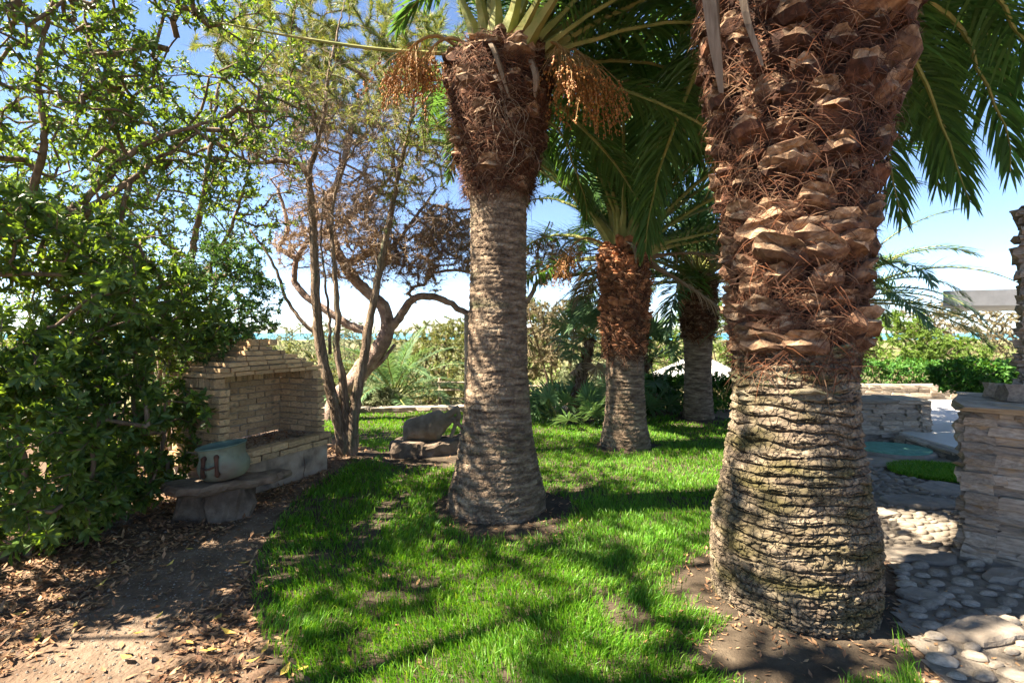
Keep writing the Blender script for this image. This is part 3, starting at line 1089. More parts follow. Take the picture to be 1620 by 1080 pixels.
for (a, b, c, w_) in [((-.5, -.27, 3.95), (-.6, -.33, 3.4), (-.55, -.35, 2.78), .16), ((-.44, -.3, 3.7), (-.45, -.4, 3.2), (-.36, -.4, 2.9), .08),
                      ((.16, -.62, 3.7), (.1, -.66, 3.45), (.13, -.62, 3.2), .07), ((.3, -.45, 3.75), (.4, -.52, 3.5), (.44, -.5, 3.36), .09)]:
    strip(p1, 'dry_sheath', [a, b, c], w_, MAT['sheath'], twist=.5)

# --- the palm in the middle of the lawn
pr2 = [(0, .44), (.12, .435), (.3, .38), (.5, .335), (.8, .295), (1.2, .268), (1.7, .256), (2.2, .246), (2.65, .25), (2.85, .275), (3.0, .31), (3.35, .37), (3.6, .41), (3.85, .43), (3.98, .37)]
p2, z_ = palm('tall date palm with bare ringed trunk and dark ragged collar rising from the shaded lawn', (-.14, 4.6), pr2, (.03, .0), 2.75, 2.8, 9,
              dict(nth=240, nz=460, ring_h=.052, nscar=8, amp=.019, scar=MAT['scar_brown'], seed=31, plates=.45, bdz=.115, bw=.2, bsc=1.0, kinds=('dark', 'dark', 'dark'), nfib=9000, inset=.03, fw=.0026, gap=.12))
crown(p2, (.03, 0, 4.03), 54, 3.2, 18, 84, 41, dry=0, rad=.3, skip=lambda az, e: 1.9 < az < 4.9 and e < 62)
for az, e in ((.35, 4), (.0, -4), (.75, -6), (1.1, 4), (.2, 20), (.55, 28), (.9, 16), (-.25, 14), (-.1, 32), (.65, 44), (1.2, 30), (-.5, 26)):
    frond(p2, az, e, (.03 + cos(az) * .3, sin(az) * .3, 3.92), 2.7)
fruit_bunch(p2, (-.25, -.15, 3.98), radians(200), .75, 90, .5, 51)
fruit_bunch(p2, (-.2, -.2, 4.0), radians(185), .55, 60, .42, 52)
fruit_bunch(p2, (.3, -.1, 3.95), radians(-12), .75, 120, .6, 53)
fruit_bunch(p2, (.28, -.12, 3.95), radians(-35), .55, 80, .5, 54)
mb = MB()
tube(mb, spline([(-.2, -.12, 3.97), (-1.0, -.16, 4.0), (-1.7, -.2, 4.08), (-2.4, -.22, 4.2)], 14), np.linspace(.02, .007, 14), 6)
mb.build('dry_frond_stalk', MAT['rachis'], p2)
for (a, b, c, w_) in [((-.07, -.38, 3.97), (.0, -.5, 3.8), (.12, -.44, 3.45), .06), ((-.02, -.4, 3.7), (.03, -.45, 3.6), (.07, -.42, 3.5), .07), ((.3, -.36, 3.8), (.34, -.38, 3.65), (.33, -.34, 3.5), .07)]:
    strip(p2, 'dry_sheath', [a, b, c], w_, MAT['sheath'], twist=.5)
mb = MB()
r_ = np.random.default_rng(77)
for i in range(14):
    p = np.array([.08 + r_.normal(0, .05), -.44, 3.45 + r_.normal(0, .04)])
    pts = [p]
    d = np.array([r_.normal(0, .06), 0, -.05])
    for k in range(int(r_.integers(4, 12))):
        d = d * .6 + np.array([r_.normal(0, .03), 0, -.022])
        p = p + d
        p[1] = -.44 + max(0, (3.4 - p[2])) * .2 + r_.normal(0, .008)
        pts.append(p)
    tube(mb, spline(pts, 20), .0028, 3)
o = mb.build('pale_root_strand', MAT['sheath'], p2)

# --- the two palms further along the lawn
pr3 = [(0, .335), (.1, .325), (.35, .285), (.7, .262), (1.1, .255), (1.4, .26), (1.8, .275), (2.2, .3), (2.5, .32), (2.65, .28)]
p3, z_ = palm('mid sized date palm with rust red stump covered trunk growing in the sunlit lawn', (1.565, 7.05), pr3, (-.03, 0), 1.2, 2.15, 9,
              dict(nth=170, nz=190, ring_h=.055, nscar=6, amp=.02, scar=MAT['scar_brown'], seed=61, plates=.3, bdz=.085, bw=.155, bsc=.85, kinds=('red', 'red', 'dark'), nfib=3500, inset=.03, fw=.005))
crown(p3, (-.03, 0, 2.7), 76, 3.6, 8, 84, 71, dry=4, rad=.22, skip=lambda az, e: (3.7 < az < 5.7 and e < 52) or (2.3 < az <= 3.7 and e < 46))
fruit_bunch(p3, (-.25, -.15, 2.7), radians(190), .9, 80, .4, 55)
for (a, b, c, w_) in [((-.05, -.3, 2.75), (.02, -.4, 2.65), (.06, -.36, 2.45), .07)]:
    strip(p3, 'dry_sheath', [a, b, c], w_, MAT['sheath'], twist=.4)
pr4 = [(0, .285), (.12, .265), (.4, .235), (.8, .225), (1.2, .24), (1.6, .262), (2.1, .29), (2.35, .3), (2.5, .25)]
p4, z_ = palm('slim date palm with silvery ringed trunk standing in front of the hedge and parasol', (3.34, 9.2), pr4, (.0, 0), 1.42, 1.5, 9,
              dict(nth=130, nz=170, ring_h=.06, nscar=6, amp=.02, scar=MAT['scar_brown'], seed=81, plates=.3, bdz=.085, bw=.15, bsc=.75, kinds=('dark', 'dark', 'dark'), nfib=2500, inset=.02, fw=.006))
crown(p4, (0, 0, 2.55), 46, 2.6, -4, 82, 91, blue=True, dry=2, rad=.2)
# --- a palm hidden behind the big one, its fronds showing past the trunk
pr5 = [(0, .3), (.4, .26), (1.2, .25), (1.9, .3), (2.1, .26)]
p5, z_ = palm('date palm half hidden behind the massive palm, blue green fronds reaching out over the terrace', (5.05, 7.9), pr5, (.0, 0), 1.0, 1.1, 9,
              dict(nth=80, nz=80, ring_h=.055, nscar=7, amp=.011, scar=MAT['scar_brown'], seed=87, plates=.3, bdz=.11, bw=.2, bsc=.9, kinds=('dark', 'dark', 'dark'), nfib=1200, inset=.02, fw=.006))
crown(p5, (0, 0, 2.15), 36, 2.0, -14, 80, 95, blue=True, dry=1, rad=.18)
# --- the young palm beyond the lawn kerb
pr6 = [(0, .2), (.3, .19), (.5, .16)]
p6, z_ = palm('young date palm with low arching fronds below the lawn kerb', (-2.75, 11.9), pr6, (.0, 0), .1, .2, 9,
              dict(nth=40, nz=20, ring_h=.06, nscar=6, amp=.01, scar=MAT['scar_brown'], seed=97, plates=.3, bdz=.12, bw=.2, bsc=.8, kinds=('dark', 'dark', 'dark'), nfib=300, inset=.02, fw=.006))
crown(p6, (0, 0, .6), 30, 2.2, 5, 82, 99, blue=True, dry=1, rad=.12)


# --- fan palms
def fan_mesh(name, seed, size=.45, n=26, m=None):
    """a round fan leaf on its stalk, leaving the origin along +X"""
    r = np.random.default_rng(seed)
    mb = MB()
    tube(mb, spline([(0, 0, 0), (.35, 0, .02), (.6, 0, -.02)], 6), np.linspace(.011, .007, 6), 4, 1)
    c = np.array([.6, 0, -.02])
    a = np.linspace(-2.3, 2.3, n) + r.normal(0, .02, n)
    ln = size * np.interp(np.abs(a), [0, 1.4, 2.3], [1, .92, .6]) * r.uniform(.9, 1.05, n)
    d = np.stack([np.cos(a), np.sin(a), .25 * np.cos(a * 1.4) + r.normal(.1, .08, n)], -1)
    nrm = np.array([-.2, 0, 1.0])
    wv = np.cross(d, nrm)
    wv /= np.linalg.norm(wv, axis=1, keepdims=True)
    w = .024
    g = np.array([0, 0, -1.0])
    p1 = c + d * (ln * .55)[:, None]
    p2 = c + d * ln[:, None] + g * (ln * r.uniform(.05, .4, n))[:, None]
    V = np.stack([np.broadcast_to(c, (n, 3)), p1 - wv * w, p1 + wv * w, p2], 1)
    b = np.arange(n)[:, None] * 4
    mb.add(V.reshape(-1, 3), np.concatenate([b + np.array([[0, 1, 2]]), b + np.array([[1, 3, 2]])]), 0)
    return mb.mesh(name, m)


FAN = [fan_mesh('fan_leaf_blade', 300 + i, m=FB) for i in range(5)]
FAN_D = fan_mesh('dry_fan_leaf_blade', 310, m=FD)


def fan_palm(label, base, stem, rad, nleaf, L, seed, suckers=0):
    bz = gz1(*base)
    t = thing('fan_palm', label, 'palm tree', (base[0], base[1], bz))
    r = np.random.default_rng(seed)
    mb = MB()
    p = spline(stem, 40)
    rr = np.interp(np.linspace(0, 1, 40), [0, .1, .7, 1], [rad * 1.5, rad * 1.15, rad, rad * 1.1]) * (1 + .12 * np.sin(np.arange(40) * 2.1))
    tube(mb, p, rr, 16, 0, bark=.25, seed=seed)
    mb.build('trunk', MAT['bark_brown'], t, smooth=True)
    mb = MB()
    n = 700
    k = r.integers(8, 40, n)
    for i in range(n):
        q = p[k[i]]
        a = r.uniform(0, 2 * pi)
        d = np.array([cos(a), sin(a), r.uniform(-.1, .8)])
        tube(mb, [q + d * rad * .8, q + d * rad * 1.25 + [0, 0, .03], q + d * rad * 1.4 + [0, 0, -.03]], [.006, .004, .002], 3, cap=False)
    o = mb.build('fibre', MAT['fibre'], t)
    o['kind'] = 'stuff'
    top = p[-1]
    for i in range(nleaf):
        az = i * 2.4 + r.normal(0, .2)
        e = 1.35 - 2.0 * ((i + .5) / nleaf) + r.normal(0, .1)
        link('fan_leaf', FAN[r.integers(5)], t, top + [0, 0, .02], (r.normal(0, .3), -e, az), (L * r.uniform(.8, 1.1),) * 3)
    for i in range(4):
        link('dry_fan_leaf', FAN_D, t, top + [0, 0, -.05], (0, 1.1, r.uniform(0, 6.28)), (L * .9,) * 3)
    for i in range(suckers):
        az = r.uniform(0, 2 * pi)
        dd = r.uniform(.1, .42)
        x, y = cos(az) * dd, sin(az) * dd - .15
        link('fan_leaf', FAN[r.integers(5)], t, (x, y, .03), (r.normal(0, .3), -r.uniform(.1, 1.3), az + r.normal(0, .4)), (L * r.uniform(.7, 1.05),) * 3)
    return t


fan_palm('leaning fan palm with a skirt of young leaves at the far lawn edge', (1.05, 9.35), [(0, 0, 0), (.1, 0, .3), (.22, 0, .75), (.32, 0, 1.15), (.36, 0, 1.45)], .085, 26, .85, 401, suckers=46)
fan_palm('short fan palm leaning over the hedge between the rust red palm and the slim palm', (2.45, 10.3), [(0, 0, 0), (.05, 0, .35), (.15, 0, .7), (.3, 0, 1.0)], .09, 26, 1.0, 402, suckers=18)


# ------------------------------------------------------------------ trees and shrubs
def blob_points(blobs, seed, thr=.42, fs=1.6):
    """points through ellipsoids, thinned by clumpy noise: (centre, radii, count[, shell])"""
    r = np.random.default_rng(seed)
    out = []
    for b in blobs:
        c, rad, n = np.array(b[0]), np.array(b[1]), b[2]
        shell = b[3] if len(b) > 3 else .55
        got = []
        tot = 0
        while tot < n:
            d = r.normal(0, 1, (n * 3, 3))
            d /= np.linalg.norm(d, axis=1, keepdims=True)
            q = d * (r.uniform(0, 1, n * 3) ** (1 / 3 * shell + .02))[:, None]
            q = q * (1 + .28 * (fbm(d * 2.2 + c, 2, seed + 5) - .5) * 2)[:, None]
            p = c + q * rad
            keep = fbm(p * fs + seed, 2, seed) > thr
            p = p[keep & (p[:, 2] > .06 + gz(p[:, 0], p[:, 1]))]
            got.append(p)
            tot += len(p)
        out.append(np.concatenate(got)[:n])
    return np.concatenate(out)


def grow(stems, tips, seed, r_tip=.003, seg=.22, wander=.12, power=.47, sides_big=7, rmax=.026, lift=.25):
    """stems: list of (points, r0, r1). Each tip is joined to the nearest wood by a curved shoot. Returns MB of wood stems, MB of twigs, tip dirs"""
    r = np.random.default_rng(seed)
    cap = 60000
    pos = np.zeros((cap, 3))
    par = np.full(cap, -1)
    dirn = np.zeros((cap, 3))
    fixed = np.zeros(cap, bool)
    n = 0
    wood = MB()
    for pts, r0, r1 in stems:
        L = np.linalg.norm(np.diff(np.asarray(pts, float), axis=0), axis=1).sum()
        m = max(6, int(L / .07))
        p = spline(pts, m)
        p[1:-1] += r.normal(0, .006, (m - 2, 3))
        tube(wood, p, r0 + (r1 - r0) * np.linspace(0, 1, m) ** .8, 12 if r0 > .03 else 8, 0, bark=.22, seed=seed)
        k0 = int(m * .22) if len(stems) > 0 else 0
        for i in range(k0, m):
            pos[n] = p[i]
            dirn[n] = p[min(i + 1, m - 1)] - p[max(i - 1, 0)]
            par[n] = n - 1 if i > k0 else -1
            fixed[n] = True
            n += 1
    dirn[:n] /= np.linalg.norm(dirn[:n], axis=1, keepdims=True) + 1e-9
    sn = n
    d0 = np.array([((pos[:sn] - t) ** 2).sum(1).min() for t in tips])
    order = np.argsort(d0)
    paths = []
    tdir = np.zeros((len(tips), 3))
    for ti in order:
        t = tips[ti]
        dv = t - pos[:n]
        dd = (dv ** 2).sum(1)
        al = (dv * dirn[:n]).sum(1) / np.sqrt(dd + 1e-9)
        j = int(np.argmin(dd * (1.35 - .35 * al)))
        d = math.sqrt(dd[j])
        if d < .02:
            tdir[ti] = dirn[j]
            continue
        k = max(1, min(8, int(d / seg + .5)))
        a = pos[j]
        mid = a + dirn[j] * d * .4 + np.array([0, 0, lift * d * .3]) + r.normal(0, wander * d, 3)
        s = np.linspace(0, 1, k + 1)[1:, None]
        q = (1 - s) ** 2 * a + 2 * s * (1 - s) * mid + s * s * t
        if k > 1:
            q[:-1] += r.normal(0, wander * .25 * d / k, (k - 1, 3))
        prev, ids = j, [j]
        for i in range(k):
            pos[n] = q[i]
            v = q[i] - pos[prev]
            dirn[n] = v / (np.linalg.norm(v) + 1e-9)
            par[n] = prev
            ids.append(n)
            prev = n
            n += 1
        tdir[ti] = dirn[n - 1]
        paths.append(ids)
    w = np.zeros(n)
    for ids in paths:
        w[ids[-1]] += 1
    for i in range(n - 1, sn - 1, -1):
        if par[i] >= 0:
            w[par[i]] += w[i]
    rad = np.clip(r_tip * np.maximum(w, 1) ** power, r_tip, rmax)
    twigs = MB()
    for ids in paths:
        rr = rad[ids].copy()
        rr[0] = rr[1] * 1.05
        tube(twigs, pos[ids], rr, 6 if rr[1] > .012 else (4 if rr[1] > .006 else 3), 0, cap=False)
    return wood, twigs, tdir


def leaves(mb, pos, dirs, n_per, L, W_, seed, spread=1.0, tri=False, spacing=.0, droop=.15, mi=0, cup=.2):
    """whorls of leaves round shoot ends"""
    r = np.random.default_rng(seed)
    m = len(pos)
    p = np.repeat(pos, n_per, 0)
    d = np.repeat(dirs, n_per, 0)
    N_ = len(p)
    rv = r.normal(0, 1, (N_, 3))
    rv -= d * (rv * d).sum(1, keepdims=True)
    rv /= np.linalg.norm(rv, axis=1, keepdims=True) + 1e-9
    a = np.clip(r.normal(spread, .3, N_), .1, 2.2)
    ld = d * np.cos(a)[:, None] + rv * np.sin(a)[:, None]
    ld[:, 2] -= droop * r.random(N_)
    ld /= np.linalg.norm(ld, axis=1, keepdims=True)
    p = p - d * (spacing * r.random(N_))[:, None]
    side = np.cross(ld, d + 1e-3)
    side /= np.linalg.norm(side, axis=1, keepdims=True) + 1e-9
    nor = np.cross(side, ld)
    ro = r.normal(0, .35, N_)
    side = side * np.cos(ro)[:, None] + nor * np.sin(ro)[:, None]
    nor = np.cross(side, ld)
    l = (L * r.uniform(.65, 1.15, N_))[:, None]
    w = (W_ * r.uniform(.75, 1.15, N_))[:, None] * .5
    if tri:
        V = np.stack([p - side * w, p + side * w, p + ld * l], 1)
        b = np.arange(N_)[:, None] * 3
        mb.add(V.reshape(-1, 3), b + np.array([[0, 1, 2]]), mi)
    else:
        V = np.stack([p, p + ld * l * .62 - side * w + nor * w * cup, p + ld * l * .55, p + ld * l * .62 + side * w + nor * w * cup, p + ld * l - nor * l * .08], 1)
        b = np.arange(N_)[:, None] * 5
        mb.add(V.reshape(-1, 3), np.concatenate([b + np.array([[0, 2, 1]]), b + np.array([[0, 3, 2]]), b + np.array([[1, 2, 4]]), b + np.array([[2, 3, 4]])]), mi)


def tree(name, label, cat, stems, blobs, seed, leaf, bark, base, group=None, r_tip=.003, thr=.42, fs=1.6, lift=.25, wander=.12, twig=None, power=.47, extra=None):
    """a thing with trunk, branches and crown. leaf = dict for leaves()"""
    t = thing(name, label, cat, base, 0, group)
    b = np.array(base, float)
    tips = blob_points(blobs, seed, thr, fs)
    wood, tw, td = grow([(np.asarray(p, float), r0, r1) for p, r0, r1 in stems], tips, seed, r_tip=r_tip, lift=lift, wander=wander, power=power)
    for m_ in (wood, tw):
        m_.v = [v - b.astype(np.float32) for v in m_.v]
    wood.build('trunk', bark, t, smooth=True)
    o = tw.build('branches', twig or bark, t, smooth=True)
    o['kind'] = 'stuff'
    mb = MB()
    mats = []
    for i, lf in enumerate(leaf):
        sel = np.random.default_rng(seed + i).random(len(tips)) < lf.get('share', 1)
        if 'where' in lf:
            sel &= lf['where'](tips)
        kw = {k: v for k, v in lf.items() if k in ('spread', 'tri', 'spacing', 'droop', 'cup')}
        if sel.sum():
            leaves(mb, tips[sel] - b, td[sel], lf['n'], lf['L'], lf['W'], seed + 10 + i, mi=i, **kw)
        mats.append(lf['m'])
    if mb.n:
        o = mb.build('crown', mats, t)
        o['kind'] = 'stuff'
    return t


PITT = [dict(m=MAT['leaf'], n=15, L=.09, W=.034, spread=1.0, spacing=.1)]
# near thicket of mock orange, standing in leaf litter
tree('mock_orange_shrub', 'bushy mock orange shrub with big glossy leaves spilling onto the leaf litter', 'shrub',
     [([(-3.35, 3.55, 0), (-3.3, 3.5, .5), (-3.4, 3.45, 1.2)], .035, .012), ([(-3.42, 3.5, 0), (-3.6, 3.3, .6), (-3.6, 3.2, 1.3)], .03, .01), ([(-3.3, 3.6, 0), (-3.1, 3.75, .5), (-3.05, 3.7, 1.0)], .03, .01)],
     [((-3.35, 3.5, .75), (.72, .85, .8), 760, .6), ((-3.35, 3.4, 1.8), (.75, .8, .75), 460, .7)], 501, PITT, MAT['bark_brown'], (-3.35, 3.55, 0), thr=.36, r_tip=.0025)
tree('mock_orange_shrub', 'rounded mock orange shrub pressing against the brick barbecue', 'shrub',
     [([(-3.5, 4.7, 0), (-3.4, 4.6, .6), (-3.4, 4.6, 1.4)], .04, .012), ([(-3.45, 4.75, 0), (-3.1, 4.5, .5), (-3.0, 4.45, 1.0)], .03, .01), ([(-3.55, 4.7, 0), (-3.8, 4.7, .7), (-3.8, 4.6, 1.6)], .03, .01)],
     [((-3.2, 4.35, .85), (.5, .6, .85), 560, .6), ((-3.4, 4.7, 1.7), (.7, .7, .6), 300, .6)], 502, PITT, MAT['bark_brown'], (-3.5, 4.7, 0), thr=.36, r_tip=.0025)
YB = 4.2
tree('mock_orange_tree', 'spreading mock orange tree with thick bare limbs and sunlit leaves over the shrubs', 'tree',
     [([(-4.75, 4.0, 0), (-4.65, 4.0, .8), (-4.5, 4.05, 1.7), P(-8, 368, YB), P(60, 345, YB), P(140, 333, YB)], .085, .045),
      ([P(110, 338, YB), P(160, 290, YB), P(215, 235, YB), P(290, 205, 4.3), P(360, 185, 4.5)], .036, .012),
      ([P(130, 333, YB), P(200, 290, 4.3), P(260, 245, 4.5), P(320, 205, 4.8)], .034, .01),
      ([P(180, 205, YB), P(160, 130, YB), P(140, 60, YB), P(132, -10, YB)], .022, .008),
      ([P(30, 352, YB), P(70, 230, 4.0), P(60, 110, 4.0), P(90, -20, 4.0)], .035, .012),
      ([P(180, 200, YB), P(230, 130, 4.4), P(280, 60, 4.6)], .018, .006),
      ([P(205, 290, 4.3), P(190, 360, 4.3), P(215, 440, 4.2), P(200, 520, 4.1)], .02, .012)],
     [((-4.1, 4.1, 3.5), (1.35, 1.3, 1.2), 1250, .7), ((-3.0, 4.8, 3.8), (1.0, 1.0, 1.1), 620, .8), ((-3.9, 4.4, 2.3), (.95, .9, .7), 480, .7), ((-3.3, 3.9, 4.7), (1.6, 1.2, .6), 420, .8)],
     503, [dict(m=MAT['leaf'], n=10, L=.068, W=.025, spread=1.0, spacing=.1)], MAT['bark_brown'], (-4.75, 4.0, 0), thr=.44, r_tip=.0028, fs=1.9)
tree('myrtle_shrub', 'dense dark small leaved shrub overhanging the brick barbecue hood', 'shrub',
     [([(-3.9, 6.0, 0), (-3.8, 6.0, .8), (-3.6, 5.95, 1.6), (-3.4, 5.9, 2.2)], .05, .015), ([(-3.95, 6.05, 0), (-4.2, 6.1, .9), (-4.2, 6.2, 2.0)], .045, .014), ([(-3.85, 5.95, 0), (-3.5, 5.6, .9), (-3.2, 5.4, 1.5)], .035, .012)],
     [((-3.25, 5.75, 1.95), (.62, .6, .75), 760, .6), ((-4.0, 6.0, 1.6), (.8, .7, 1.0), 380, .6), ((-2.95, 5.2, 1.45), (.35, .4, .3), 130, .7)], 504,
     [dict(m=MAT['leaf_dark'], n=18, L=.048, W=.018, spread=.95, spacing=.14)], MAT['bark_brown'], (-3.9, 6.0, 0), thr=.38, r_tip=.0022, fs=2.2)
tree('lentisk_tree', 'light crowned evergreen tree rising behind the mock orange thicket', 'tree',
     [([(-4.9, 7.2, 0), (-4.8, 7.2, 1.2), (-4.5, 7.1, 2.4), (-4.2, 7.0, 3.6), (-4.0, 7, 5.0)], .09, .02), ([(-4.6, 7.15, 2.0), (-3.9, 7.0, 2.9), (-3.5, 6.9, 3.9)], .04, .012), ([(-4.8, 7.2, 1.4), (-5.6, 7.2, 2.8), (-6.0, 7.1, 4.4)], .05, .012)],
     [((-4.4, 7.1, 3.8), (1.5, 1.0, 1.5), 900, .8), ((-6.0, 7.0, 3.6), (1.4, 1.0, 2.0), 850, .8), ((-5.6, 7.0, 1.5), (1.8, .9, 1.5), 900, .7)], 505,
     [dict(m=MAT['leaf'], n=11, L=.07, W=.026, spread=1.0, spacing=.16)], MAT['bark_brown'], (-4.9, 7.2, 0), thr=.42, r_tip=.003)

# the thicket goes on past the left edge of the picture; two unseen trees added there throw dappled shade over lawn and palms
tree('mock_orange_tree', 'taller unseen mock orange tree added left of the thicket for its shade', 'tree',
     [([(-5.9, 2.7, 0), (-5.8, 2.7, 1.2), (-5.9, 2.8, 2.6), (-5.7, 2.7, 4.6)], .09, .02), ([(-5.85, 2.7, 1.5), (-6.6, 3.2, 2.8), (-6.8, 3.4, 4.0)], .05, .012), ([(-5.85, 2.7, 1.8), (-5.3, 2.3, 3.0), (-5.1, 2.2, 4.2)], .05, .012)],
     [((-5.9, 2.7, 4.4), (1.7, 1.5, 1.5), 420, .9), ((-5.9, 2.7, 2.2), (1.3, 1.2, 1.0), 140, .9)], 542, [dict(m=MAT['leaf'], n=11, L=.1, W=.042, spread=1.0, spacing=.12)], MAT['bark_brown'], (-5.9, 2.7, 0), thr=.52, fs=1.1)
tree('unseen_shade_tree', 'tall unseen evergreen tree added so its high open crown dapples the near lawn with shade', 'tree',  # added out of view, crown placed to block sun over lawn and big palm
     [([(-4.6, 1.4, 0), (-4.55, 1.4, 1.6), (-4.4, 1.5, 3.2), (-4.1, 1.6, 4.8), (-3.9, 1.7, 6.2)], .16, .04), ([(-4.4, 1.5, 3.4), (-3.9, 2.2, 4.6), (-3.4, 2.8, 5.6)], .07, .02), ([(-4.4, 1.45, 3.2), (-5.2, 1.0, 4.6), (-5.8, .6, 5.8)], .07, .02), ([(-4.2, 1.55, 4.2), (-3.4, .9, 5.2), (-2.9, .5, 5.8)], .06, .02)],
     [((-3.9, 2.1, 6.3), (2.3, 2.2, 1.3), 620, .9), ((-4.2, .2, 6.0), (2.2, 1.8, 1.2), 420, .9)], 545, [dict(m=MAT['leaf'], n=13, L=.1, W=.045, spread=1.0, spacing=.16)], MAT['bark_grey'], (-4.6, 1.4, 0), thr=.52, fs=.95)

# the multi stemmed juniper beside the barbecue
YJ = 6.5
J = lambda x, y, d=0: P(x, y, YJ + d)
tree('juniper_tree', 'many stemmed juniper with fissured grey bark beside the brick barbecue', 'tree',
     [([J(546, 735), J(540, 690), J(527, 630), J(508, 560), J(500, 480), J(497, 400), J(492, 320), J(489, 275), J(505, 220), J(515, 165), J(521, 110), J(535, 50, .2), J(545, 0, .3)], .095, .006),
      ([J(489, 278), J(470, 259), J(440, 255), J(400, 257), J(360, 236, -.1), J(325, 214, -.2)], .045, .012),
      ([J(549, 735), J(547, 660), J(541, 595), J(532, 545), J(535, 500), J(530, 440), J(525, 380), J(528, 320), J(542, 270), J(565, 230), J(585, 200)], .065, .006),
      ([J(556, 735), J(562, 640), J(577, 560), J(592, 470), J(612, 370), J(630, 280), J(650, 190), J(656, 150), J(665, 110)], .085, .006),
      ([J(512, 540), J(475, 505), J(452, 470), J(438, 430), J(415, 390), J(395, 362)], .03, .012),
      ([J(522, 560, .15), J(518, 470, .2), J(508, 380, .25), J(512, 300, .25)], .025, .006),
      ([J(505, 225), J(480, 150), J(430, 110), J(395, 85)], .025, .008), ([J(630, 285), J(610, 220), J(585, 170)], .022, .007), ([J(648, 195), J(680, 150), J(705, 110)], .018, .006)],
     [((-2.75, 6.5, 4.1), (1.0, .8, .55), 420, .9), ((-2.4, 6.6, 4.7), (1.3, .9, .4), 260, .9), ((-1.4, 6.6, 3.9), (.65, .7, .6), 260, .9), ((-2.2, 6.5, 3.3), (.9, .6, .5), 160, .9)], 520,
     [dict(m=MAT['twig'], n=9, L=.2, W=.005, spread=.7, tri=True, share=.9), dict(m=MAT['needle'], n=26, L=.07, W=.011, spread=.8, tri=True, spacing=.16, share=.9, where=lambda t: (t[:, 2] > 4.35) | (t[:, 0] > -1.7))],
     MAT['bark_grey'], (-2.12, 6.5, 0), thr=.36, r_tip=.0026, twig=MAT['bark_brown'])

# the twisted pine behind it
YP = 9.3
Q = lambda x, y, d=0: P(x, y, YP + d)
tree('pine_tree', 'old twisted pine with orange grey limbs and browning crown behind the juniper', 'tree',
     [([Q(520, 672), Q(535, 630), Q(562, 600), Q(589, 567), Q(609, 533), Q(613, 515), Q(606, 485), Q(586, 465), Q(556, 436), Q(536, 402), Q(528, 378), Q(520, 330), Q(540, 270), Q(560, 190)], .19, .05),
      ([Q(612, 525), Q(630, 505), Q(650, 476), Q(680, 469), Q(710, 478), Q(738, 495), Q(790, 503), Q(833, 478), Q(855, 442), Q(900, 436), Q(955, 430)], .085, .03),
      ([Q(540, 625), Q(565, 585), Q(578, 560), Q(579, 526), Q(560, 518), Q(530, 500), Q(480, 465), Q(465, 440), Q(467, 410), Q(442, 392), Q(455, 360), Q(440, 300)], .11, .03),
      ([Q(549, 418), Q(580, 403), Q(612, 398), Q(632, 378), Q(660, 340), Q(690, 300)], .07, .02),
      ([Q(468, 412), Q(500, 350), Q(490, 290), Q(470, 230)], .05, .015),
      ([Q(530, 360), Q(590, 310), Q(640, 250), Q(670, 180)], .05, .014),
      ([Q(855, 442), Q(850, 400), Q(870, 350)], .03, .012), ([Q(560, 600), Q(600, 575), Q(625, 545)], .05, .03)],
     [((-2.6, 9.2, 3.3), (1.7, 1.0, .9), 850, .9), ((-1.6, 9.2, 3.1), (1.1, .8, .75), 480, .9), ((-2.7, 9.3, 4.9), (2.2, 1.4, 1.0), 560, .9), ((-2.6, 9.3, 6.7), (2.9, 1.6, .8), 760, .9), ((-.9, 9.2, 3.4), (.7, .7, .5), 150, .9), ((.7, 9.2, 2.9), (.8, .6, .5), 160, .9)], 530,
     [dict(m=MAT['twig'], n=8, L=.3, W=.007, spread=.75, tri=True, share=.95),
      dict(m=MAT['needle_dry'], n=20, L=.06, W=.022, spread=1.2, tri=True, spacing=.3, share=.95, where=lambda t: t[:, 2] < 5.2),
      dict(m=MAT['needle'], n=120, L=.13, W=.013, spread=.85, tri=True, spacing=.26, where=lambda t: t[:, 2] > 5.2)],
     MAT['bark_pine'], (P(520, 672, YP)[0], YP, 0), thr=.36, r_tip=.0045, wander=.16)

